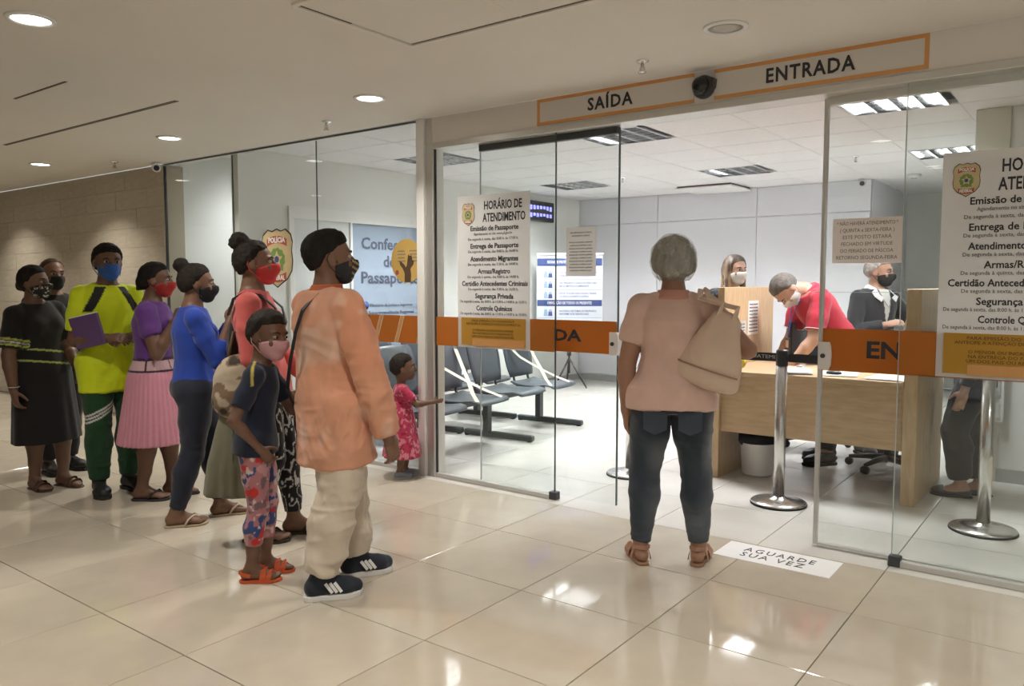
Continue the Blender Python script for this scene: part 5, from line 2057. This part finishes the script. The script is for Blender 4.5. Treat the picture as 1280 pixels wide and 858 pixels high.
P.hair(M_HAIRB, .008, ((-.075, -.04, -.012, .004, .018, .034, .05, .07), (.026, .030, .050, .074, .096, .104, .110, .112)), extra=[bun(B, (0, -.055, .135), (.030, .030, .028), .010)], rough=.0025)
P.flipflop(mat('tan_sole', (.42, .33, .22), .7), mat('cream_strap', (.55, .46, .34), .5))

# 5 ---------------------------------------------------------------- woman in purple with pink skirt
B = Body(1.49, female=True, girth=1.04, lean=.02, feet=((-.06, .09, .05), (.06, -.06, -.1)), sole=.014, bust=.034, ag=1.1, lg=1.05,
         arms=(dict(u=(.10, .45, -.9), f=(-.45, .6, .6), curl=.6), dict(u=(.16, .26, -1), f=(-.10, .50, .90), d=(-.3, .25, .9), n=(-.8, .4, .0), curl=.75)), head=(.0, .02, 0))
P = Person('woman in a purple T-shirt and pleated pink skirt', (194, 622), 46, B, SK1, MID, GQ)
P.top(cloth('purple_jersey', (.115, .040, .20)), hem=.02, sleeve=.55, off=.010, soff=.014, disp=folds(.004, 6))
zw0, zw1 = B.T(0, 0, .062)[2], B.T(0, 0, .005)[2]


def pinkskirt(P_, N):
    c = const((.56, .245, .31), len(P_))
    z = P_[:, 2]
    band = z > B.T(0, 0, .015)[2]
    c[band] = (.55, .36, .38)
    c[(z > B.T(0, 0, .062)[2]) | ((z < B.T(0, 0, .024)[2]) & band)] = (.035, .02, .035)
    an = np.arctan2(P_[:, 1] - B.pel[1], P_[:, 0] - B.pel[0])
    c[band & (np.abs(np.sin(an * 3)) < .10)] = (.035, .02, .035)
    return c


P.skirt(cloth('pink_pleated_cloth', attr=True, var=.03), .368, waist=.075, flare=.092, pleats=44, amp=.030, colour=pinkskirt, vox=.0058)
P.mask(cloth('dark_red_mask', (.36, .03, .025), var=.02))
P.hair(M_HAIRK, .008, ((-.075, -.04, -.012, .004, .018, .034, .05, .07), (.022, .024, .046, .070, .094, .104, .110, .112)), extra=[(cone(B.Hd(0, -.055, .06), B.Hd(0, -.07, -.02), .028 * B.hs, .022 * B.hs), .012), (cone(B.Hd(0, -.07, -.02), B.Hd(0, -.062, -.06), .022 * B.hs, .01 * B.hs), .01)], rough=.002)
P.flipflop(mat('black_foam_sole', (.025, .025, .027), .7), M_BLACK)

# 6 ---------------------------------------------------------------- man in neon yellow
B = Body(1.60, girth=.98, shod=True, lean=.0, feet=((-.10, .02, .25), (.09, .03, -.15)), sole=.022, sw=.98, ag=1.1, lg=1.0,
         arms=(dict(u=(.22, .10, -1), f=(-.75, .75, .05), n=(-.3, -.6, -.6), curl=.7), dict(u=(.20, .05, -1), f=(-.55, .95, .08), n=(-.5, -.5, -.6), curl=.6)), head=(-.05, -.02, 0))
P = Person('man in a neon yellow football shirt with blue face mask', (141, 614), -8, B, SK1, MID, GQ)


def neon(P_, N):
    c = const((.62, .74, .012), len(P_))
    x = np.abs(P_[:, 0] - B.pel[0])
    z = (P_[:, 2] - B.pel[2]) / B.S
    d = x / B.S - (.085 - (z - .215) * .55)
    c[(np.abs(d) < .018) & (z > .20) & (z < .30)] = (.02, .022, .02)
    return c


P.top(cloth('neon_polyester', attr=True, rough=.6, var=.02), hem=-.115, sleeve=.80, cover=.020, off=.014, soff=.016, flare=.005, disp=folds(.006, 5, hor=.001), colour=neon)


def greentr(P_, N):
    c = const((.016, .060, .024), len(P_))
    for i in range(3):
        k = (P_[:, 0] - B.hip[1][0]) * -.55 + .575 - i * .022
        c[(np.abs(P_[:, 2] - k) < .006) & (P_[:, 0] > B.pel[0] + .005) & (P_[:, 1] > B.pel[1] - .05)] = (.6, .6, .58)
    return c


P.trousers(cloth('green_tracksuit', attr=True, var=.05), waist=-.02, upto=1.97, off=.014, hem=.022, colour=greentr, disp=folds(.005, 3, hor=.003), vox=.006)
P.mask(cloth('blue_mask', (.035, .115, .40), var=.02))
P.hair(M_HAIRK, .009, rough=.003)
P.shoe(mat('black_leather', (.018, .018, .019), .5), M_RUBBER, .022, .0)
t = thing('purple_folder', 'purple document folder under the arm of the man in yellow', 'folder', P.root.location, P.root.rotation_euler.z)
c = (B.elb[1] + B.T(.06, .10, .14)) / 2 + np.array([.02, .06, .02])
o = mobj('folder_cover', box_mesh(.018, .22, .20, mat('purple_card', (.115, .06, .17), .6), .004), None, t, c, local=True)
o.rotation_euler = (.2, .12, .55)
o = mobj('folder_pages', box_mesh(.010, .214, .194, M_PAPER, .002), None, t, c + np.array([.0, .0, .008]), local=True)
o.rotation_euler = (.2, .12, .55)
YR = P.root

# 7 ---------------------------------------------------------------- woman in the black dress
B = Body(1.48, female=True, girth=1.10, lean=-.04, side=.09, feet=((-.07, .06, .1), (.07, -.03, -.15)), sole=.008, bust=.036, ag=1.12, lg=1.05,
         arms=(dict(u=(.12, .3, -1), f=(-.25, .7, -.6), curl=.5), dict(u=(.20, .0, -1), f=(.0, .15, -1), curl=.45)), head=(.32, -.02, 0))
P = Person('woman in a black dress with lime stripes at the front left', (60, 609), 14, B, SK1, MID, GQ)


def black_top(P_, N):
    c = const((.014, .013, .014), len(P_))
    e = (P_ - B.sh[1]) @ nrm(B.elb[1] - B.sh[1]) / np.linalg.norm(B.elb[1] - B.sh[1])
    r = P_[:, 0] > B.T(.09, 0, 0)[0]
    for q_ in (.60, .74):
        c[(np.abs(e - q_) < .022) & r] = (.40, .46, .10)
    c[(np.abs(e - .67) < .022) & r] = (.5, .48, .44)
    return c


P.top(cloth('black_knit', attr=True), hem=.06, sleeve=.82, off=.010, soff=.016, disp=folds(.004, 8), colour=black_top, name='dress_top')


def black_skirt(P_, N):
    c = const((.013, .012, .013), len(P_))
    z = (P_[:, 2] - B.pel[2]) / B.S
    tilt = (P_[:, 0] - B.pel[0]) * .10
    for q_ in (.092, .040):
        c[np.abs(z - q_ - tilt) < .0042] = (.36, .44, .12)
    return c


P.skirt(cloth('black_skirt_cloth', attr=True), .325, waist=.115, flare=.045, pleats=9, amp=.02, colour=black_skirt, name='dress_skirt', vox=.006)


def bwmask(P_, N, B_):
    c = const((.02, .02, .02), len(P_))
    c[vnoise(P_, 110, 3) > .32] = (.55, .55, .55)
    return c


P.mask(mat('black_white_mask', (.5, .5, .5), .85, attr=True), colour=bwmask, loops=M_BLACK)
P.hair(M_HAIRK, .008, ((-.075, -.04, -.012, .004, .018, .034, .05, .07), (.022, .024, .046, .068, .090, .102, .108, .110)), extra=[bun(B, (0, -.066, .05), (.024, .022, .026))], rough=.002)
P.flipflop(mat('brown_sole', (.08, .05, .035), .7), mat('brown_strap', (.10, .055, .035), .6), 'band', .008)
add('bracelet', tube_mesh([tuple(B.wri[1] + .034 * (np.cos(a) * np.array([1, 0, 0]) + np.sin(a) * np.array([0, 1, 0])) - np.array([0, 0, -.02])) for a in np.linspace(0, 2 * PI, 15)], .003, 6), M_PAPERG, P.root)

# 8 ---------------------------------------------------------------- person behind her
B = Body(1.525, girth=1.0, shod=True, feet=((-.09, .0, .2), (.08, .03, -.1)), sole=.02, arms=(dict(u=(.1, .05, -1)), dict(u=(.1, .05, -1))), head=(-.1, .02, 0))
P = Person('person in black with black mask standing behind the black dress', (72, 589), 6, B, SK2, FAR, GQ)
P.top(cloth('black_cotton', (.016, .015, .016)), hem=-.05, sleeve=.9, off=.012, soff=.016, disp=folds(.004, 8))
P.trousers(cloth('black_twill', (.018, .017, .018)), upto=1.95, off=.012, hem=.02, disp=folds(.004, 2))
P.mask(mat('black_cloth_mask', (.018, .018, .02), .85), loops=M_BLACK)
P.hair(hairmat('thin_brown_hair', (.07, .045, .03)), .006, ((-.075, -.04, -.012, .004, .018, .034, .05, .07), (.030, .034, .056, .085, .108, .122, .126, .128)), rough=.002)
P.shoe(mat('black_leather', (.018, .018, .019), .5), M_RUBBER, .02, .0)

# 9 ---------------------------------------------------------------- toddler
B = Body(.875, hk=1.52, shod=True, female=True, girth=1.12, feet=((-.04, .03, .0), (.04, -.02, -.1)), sole=.012, ag=1.1, lg=1.1,
         arms=(dict(u=(.1, .6, -.8), f=(-.05, 1, .0), curl=.3), dict(u=(.14, .7, -.75), f=(-.02, 1.0, .12), curl=.25)), head=(-.1, .05, 0))
P = Person('toddler in a patterned pink dress touching the aluminium post', (502, 597), 50, B, SK1, .006)


def pinkdress(P_, N):
    c = const((.42, .035, .085), len(P_))
    c[vnoise(P_, 60, 4) > .22] = (.58, .20, .25)
    c[vnoise(P_, 70, 9) < -.45] = (.28, .015, .05)
    return c


m_ = cloth('pink_print', attr=True, var=.03)
P.top(m_, hem=.06, sleeve=.75, off=.009, soff=.016, colour=pinkdress, name='dress_top')
P.skirt(m_, .155, waist=.15, flare=.058, pleats=12, amp=.03, colour=pinkdress, name='dress_skirt', vox=.006)
P.hair(M_HAIRB, .007, ((-.075, -.04, -.02, .0, .012, .03, .05, .07), (.026, .028, .036, .058, .088, .098, .104, .106)), rough=.002)
P.shoe(mat('grey_cloth_shoe', (.20, .23, .25), .8), mat('grey_sole', (.30, .32, .33), .7), .014, .0, off=.004)

# 10 --------------------------------------------------------------- woman with the hairnet at the door
B = Body(1.56, female=True, girth=1.08, lean=.01, feet=((-.145, .0, .25), (.135, .02, -.25)), sole=.014, bust=.034, hips=1.08, ag=1.12, lg=1.08,
         arms=(dict(u=(.24, -.02, -1), f=(.0, .08, -1), curl=.45), dict(u=(.85, -.12, -.85), f=(-.55, 1.0, .1), curl=.8)), head=(.04, .02, 0))
P = Person('woman in a pale pink polo shirt, jeans and hairnet seen from behind', (838, 704), 118, B, SK3, NEAR)
P.top(cloth('pale_pink_pique', (.66, .46, .39)), hem=-.042, sleeve=.62, cover=.022, off=.014, soff=.016, flare=.022, disp=folds(.004, 12, hor=.003), name='polo_shirt')
me = field_mesh([(clip_end(clip_end(cone(B.T(0, -.012, .285), B.T(0, .0, .33), .058 * B.S, .043 * B.S), B.T(0, -.002, .320), B.up), B.T(0, 0, .292), -B.up), 0)], .005)
add('collar', me, mat('peach_collar', (.56, .28, .22), .85), P.root)


def denim(P_, N):
    z = P_[:, 2]
    f = np.clip(.6 + .9 * vnoise(P_ * np.array([1, 1, .5]), 8, 4), 0, 1)
    th = np.exp(-((z - .62) / .14) ** 2) * .55 + np.exp(-((z - .22) / .12) ** 2) * .4
    t = np.clip(th * f * 2.0, 0, 1)
    return lerp((.036, .048, .064), (.23, .25, .27), t)


jeans_me = P.trousers(cloth('worn_denim', attr=True, var=.1), waist=-.012, upto=1.95, off=.011, hem=.011, seat=.006, colour=denim, disp=folds(.004, 15, hor=.004), name='jeans')
for sg in (-1, 1):
    c = B.T(sg * .052, -.074, -.082)
    o = add('back_pocket', prism_mesh([(-.055, .055), (.055, .055), (.055, -.03), (0, -.055), (-.055, -.03)], .004, MATS['worn_denim']), None, jeans_me)
    o.location = Vector(c + np.array([0, -.020, 0]))
    at = o.data.attributes.new('Col', 'FLOAT_COLOR', 'POINT')
    at.data.foreach_set('color', np.tile([.05, .065, .085, 1], len(o.data.vertices)).astype(f32))
P.mask(cloth('white_mask', (.72, .71, .70), var=.02))
P.hair(hairmat('grey_hair', (.29, .285, .265), .7), .020, ((-.08, -.045, -.015, .004, .018, .034, .05, .07), (.010, .012, .030, .070, .096, .104, .110, .112)), extra=[(B.hell((0, -.03, .06), (.062, .056, .055)), .02)], rough=.0015)


def netcut(X, Y, Z):
    Rh, o_ = B.Rh, B.hd0
    y = ((X - o_[0]) * Rh[0, 1] + (Y - o_[1]) * Rh[1, 1] + (Z - o_[2]) * Rh[2, 1]) / B.hs
    z = ((X - o_[0]) * Rh[0, 2] + (Y - o_[1]) * Rh[1, 2] + (Z - o_[2]) * Rh[2, 2]) / B.hs
    return (np.interp(y, (-.08, -.03, 0, .02, .05, .07), (.012, .016, .034, .07, .098, .104)) - z) * B.hs * .8


me = field_mesh([(B.hell((0, -.008, .082), (.0725, .086, .078)), .01), (B.hell((0, -.032, .06), (.066, .060, .058)), .02)], .006, (netcut,), disp=lambda P_, N: .004 * vnoise(P_, 24, 7) + .0025 * vnoise(P_, 60, 3))
mn = glass_mat('thin_net', (.86, .86, .84), 1.12)
nt = mn.node_tree
df = nt.nodes.new('ShaderNodeBsdfDiffuse')
df.inputs['Color'].default_value = (.75, .75, .72, 1)
mix2 = nt.nodes.new('ShaderNodeMixShader')
nz = nt.nodes.new('ShaderNodeTexNoise')
nz.inputs['Scale'].default_value = 9
nz.inputs['Detail'].default_value = 6
mr = nt.nodes.new('ShaderNodeMapRange')
mr.inputs['From Min'].default_value, mr.inputs['From Max'].default_value = .42, .70
mr.inputs['To Min'].default_value, mr.inputs['To Max'].default_value = .08, .40
nt.links.new(nz.outputs['Fac'], mr.inputs['Value'])
nt.links.new(mr.outputs['Result'], mix2.inputs['Fac'])
sh = [n for n in nt.nodes if n.type == 'MIX_SHADER' and n != mix2][0]
outn = [n for n in nt.nodes if n.type == 'OUTPUT_MATERIAL'][0]
nt.links.new(sh.outputs['Shader'], mix2.inputs[1])
nt.links.new(df.outputs['BSDF'], mix2.inputs[2])
nt.links.new(mix2.outputs['Shader'], outn.inputs['Surface'])
add('hairnet', me, mn, P.root)
P.flipflop(mat('tan_leather_sole', (.30, .17, .10), .6), mat('tan_leather', (.40, .22, .14), .5), 'ankle')
t = thing('shoulder_handbag', 'large beige leather handbag on the shoulder of the woman in the hairnet', 'handbag', P.root.location, P.root.rotation_euler.z)
m_b = mat('beige_leather', (.63, .48, .375), .5, var=.05, vscale=10, bump=.2, bscale=90)
c = np.array([B.T(.118, 0, 0)[0], B.pel[1] - .125, 1.045])
Rb = Rz(-.25) @ Ry(.30)


def bagpt(x, y, z):
    return c + Rb @ np.array([x, y, z])


me = field_mesh([(loft(bagpt(0, 0, -.165), bagpt(0, 0, .20), [(0, .135, .050), (.10, .155, .068), (.35, .140, .060), (.7, .092, .036), (1, .052, .014)], Rb[:, 0], soft=.03), 0)], .006, disp=folds(.005, 21))
body_ = mobj('bag_body', me, m_b, t, (0, 0, 0), local=True)
for z_, w_ in ((-.075, .148),):
    mobj('seam', tube_mesh([bagpt(x, -.066 - .006 + .03 * abs(x / w_) ** 2.2, z_) for x in np.linspace(-w_ * .95, w_ * .95, 9)], .004, 6), mat('tan_seam', (.33, .21, .14), .6), body_, (0, 0, 0), local=True)
for yo in (-.028, .020):
    s_ = B.T(.088, -.01 + yo, .318)
    pts = [bagpt(-.035, yo * .4, .16), bagpt(-.032, yo * .7, .23), s_ + np.array([-.022, -.050, -.035]), s_ + np.array([-.010, -.015, .004]), s_ + np.array([.004, -.002, .006]), s_ + np.array([.018, -.02, -.004]), s_ + np.array([.026, -.055, -.05]), bagpt(.036, yo * .7, .23), bagpt(.038, yo * .4, .16)]
    mobj('handle', tube_mesh(pts, .01, flat=(.012, .004, B.lat)), m_b, t, (0, 0, 0), local=True)

# 11 --------------------------------------------------------------- clerk with long hair
B = Body(1.59, female=True, bust=.03, shod=True, girth=.98, arms=(dict(u=(.12, .0, -1), f=(-.05, .3, -1)), dict(u=(.12, .0, -1), f=(-.05, .3, -1))), head=(.25, -.08, 0))
P = Person('clerk with long highlighted hair and white mask behind the divider', None, -42, B, SK4, FAR, pos=(-2.47, 6.27, 0))
P.top(cloth('black_blouse', (.02, .02, .024)), hem=-.04, sleeve=1.9, off=.012, soff=.012, disp=folds(.003, 2), name='blouse')
P.trousers(cloth('black_twill', (.018, .017, .018)), upto=1.95, off=.010, hem=.02)
P.mask(mat('white_shell_mask', (.72, .71, .69), .7), loops=M_WHITE)
P.shoe(mat('black_leather', (.018, .018, .019), .5), M_RUBBER, .012, .0)


def streaks(P_, N):
    a = vnoise(P_ * np.array([1, 1, .12]), 60, 3)
    t_ = np.clip(a * .9 + .35, 0, 1) * np.clip((1.60 - P_[:, 2]) / .16, 0, 1)
    return lerp((.045, .028, .02), (.33, .22, .13), t_)


ex = []
for sg in (-1, 1):
    ex += [(cone(B.Hd(sg * .038, -.012, .075), B.Hd(sg * .045, .004, .01), .022 * B.hs, .020 * B.hs), .015), (cone(B.Hd(sg * .045, .004, .01), B.Hd(sg * .05, .02, -.09), .020 * B.hs, .012 * B.hs), .01)]
ex += [(cone(B.Hd(0, -.045, .06), B.Hd(0, -.05, -.08), .04 * B.hs, .03 * B.hs), .02)]
P.hair(mat('streaked_hair', (.5, .5, .5), .5, attr=True, bump=.4, bscale=200, stretch=(1, 1, .2)), .008, ((-.08, -.04, -.012, .004, .018, .030, .044, .07), (-.12, -.12, -.12, -.11, -.09, .096, .110, .114)), extra=ex, rough=.0015, colour=streaks)

# 12 --------------------------------------------------------------- clerk in red bending over the desk
B = Body(1.68, girth=1.10, shod=True, belly=.01, lean=.64, feet=((-.10, .05, .1), (.10, -.05, -.1)), sole=.02, sw=1.05, ag=1.1, hipshift=(0, -.10),
         arms=(dict(u=(.15, .25, -1), f=(-.2, .55, -.75), curl=.4), dict(u=(.15, .15, -1), f=(-.1, .5, -.8), curl=.4)), head=(.1, -.70, 0))
P = Person('clerk in a red polo shirt bending over the desk with a lanyard', None, 222, B, SK4, .0076, pos=(-1.68, 6.26, 0))
P.top(cloth('red_pique', (.46, .030, .055)), hem=-.05, sleeve=.78, off=.012, soff=.020, disp=folds(.005, 6), name='polo_shirt')
me = field_mesh([(clip_end(clip_end(cone(B.T(0, -.014, .275), B.T(0, .0, .33), .066 * B.S, .046 * B.S), B.T(0, -.002, .318), B.up), B.T(0, 0, .285), -B.up), 0)], .0055)
add('collar', me, MATS['red_pique'], P.root)
for k in range(2):
    e = B.sh[k] + (B.elb[k] - B.sh[k]) * .77
    d = nrm(B.elb[k] - B.sh[k])
    u_ = nrm(np.cross(d, [0, 1, 0.3]))
    v_ = np.cross(d, u_)
    rr = .030 * B.S * 1.1 + .0215
    add('sleeve_trim', tube_mesh([tuple(e + rr * (np.cos(a) * u_ + np.sin(a) * v_)) for a in np.linspace(0, 2 * PI, 19)], .003, 6), M_PAPER, P.root)
P.trousers(cloth('dark_office_trousers', (.025, .026, .03)), upto=1.95, off=.012, hem=.022, disp=folds(.003, 2))
P.mask(mat('white_shell_mask', (.72, .71, .69), .7), loops=M_WHITE)
P.hair(hairmat('greying_hair', (.115, .10, .09)), .007, ((-.075, -.05, -.02, .0, .012, .03, .05, .07), (.026, .030, .046, .070, .094, .106, .114, .118)), rough=.002)
P.shoe(mat('black_leather', (.018, .018, .019), .5), M_RUBBER, .022, .0)
t = thing('lanyard_badge', 'dark lanyard with a photo badge hanging from the red polo', 'badge', P.root.location, P.root.rotation_euler.z)
q = B.T(0, .085, .27)
for sg in (-1, 1):
    mobj('lanyard', tube_mesh([B.T(sg * .035, -.02, .315), B.T(sg * .035, .055, .30), q + np.array([sg * .02, .03, -.06]), q + np.array([0, .05, -.20])], .01, flat=(.006, .001, (1, 0, 0))), M_NAVY, t, (0, 0, 0), local=True)
cb = q + np.array([0, .05, -.265])
cd_ = mobj('badge_case', box_mesh(.075, .008, .105, M_DARKMET, .01), M_DARKMET, t, cb, local=True)
mobj('badge_photo', box_mesh(.045, .01, .055, mat('skin_print', (.55, .33, .25), .5)), None, cd_, (0, 0, .005), local=True)

# 13 --------------------------------------------------------------- grey-haired clerk in the dark jacket
B = Body(1.56, girth=1.08, shod=True, arms=(dict(u=(.5, .25, -.8), f=(.55, .8, .25), curl=.3), dict(u=(.25, .10, -1), f=(-.75, .75, .28), n=(-.3, -.5, -.6), curl=.5)), head=(.45, -.05, 0), sw=1.08, feet=((-.09, 0, .1), (.09, 0, -.1)), sole=.02)
P = Person('grey-haired clerk in a dark jacket and black mask reading a paper', None, -34, B, SK4, .0076, pos=(-1.49, 6.80, 0))


def jacket(P_, N):
    c = const((.026, .027, .031), len(P_))
    x = np.abs((P_ - B.pel) @ B.lat) / B.S
    y = (P_ - B.pel) @ B.fwd / B.S
    z = (P_[:, 2] - B.pel[2]) / B.S
    c[(y > .02) & (x < .004 + (z - .14) * .16) & (z > .14)] = (.66, .65, .62)
    return c


P.top(cloth('charcoal_wool', attr=True), hem=-.06, sleeve=1.92, off=.016, soff=.016, flare=.01, disp=folds(.005, 13), colour=jacket, name='jacket')
for sg in (-1, 1):
    pts = [B.T(sg * .02, -.055, .315), B.T(sg * .046, -.01, .322), B.T(sg * .048, .040, .305), B.T(sg * .060, .078, .275), B.T(sg * .036, .088, .255)]
    add('shirt_collar', tube_mesh(pts, .01, flat=(.022, .003, nrm(B.lat * sg * .6 + B.fwd * .2 - B.up * .6))), M_PAPER, P.root)
add('necklace', tube_mesh([B.T(-.025, .068, .275), B.T(-.012, .088, .235), B.T(0, .094, .215), B.T(.012, .088, .235), B.T(.025, .068, .275)], .003, 6), M_CHROME, P.root)
P.trousers(cloth('dark_office_trousers', (.025, .026, .03)), upto=1.95, off=.012, hem=.022)
P.mask(mat('black_cloth_mask', (.018, .018, .02), .85), loops=M_BLACK)
P.hair(hairmat('silver_hair', (.42, .40, .37)), .014, ((-.075, -.05, -.02, .0, .012, .03, .05, .07), (.026, .030, .050, .074, .094, .102, .108, .110)), rough=.004)
P.shoe(mat('black_leather', (.018, .018, .019), .5), M_RUBBER, .02, .0)
t = thing('held_paper', 'pale sheet of paper held by the grey-haired clerk', 'paper', P.root.location, P.root.rotation_euler.z)
hc = B.wri[1] + nrm(B.hand[1][0]) * .12
o = mobj('sheet', box_mesh(.21, .003, .15, M_PAPERG), M_PAPERG, t, hc + np.array([-.09, .03, .02]), local=True)
o.rotation_euler = (-.5, .3, .1)

# 14 --------------------------------------------------------------- person mostly hidden behind the poster
B = Body(1.50, female=True, bust=.03, shod=True, arms=(dict(u=(.15, .0, -1), f=(.0, .25, -1), curl=.3), dict(u=(.15, .0, -1), f=(-.05, .25, -1), curl=.3)), feet=((-.05, .05, .0), (.06, -.06, -.1)), sole=.010, drop=.012, head=(0, -.05, 0))
P = Person('person in black trousers and flat shoes mostly hidden behind the right poster', None, 186, B, SK4, FAR, pos=(-.66, 5.78, 0))
P.top(cloth('black_blouse', (.02, .02, .024)), hem=-.05, sleeve=1.85, off=.012, soff=.012, disp=folds(.003, 2), name='blouse')
P.trousers(cloth('black_wool', (.020, .021, .024)), upto=1.88, off=.016, hem=.032, disp=folds(.004, 5))
P.mask(mat('white_shell_mask', (.72, .71, .69), .7), loops=M_WHITE)
P.hair(M_HAIRB, .010, rough=.002)
P.shoe(mat('grey_ballet_flat', (.07, .065, .062), .5), M_RUBBER, .010, .0, low=1.0, name='flat_shoe', off=.003)
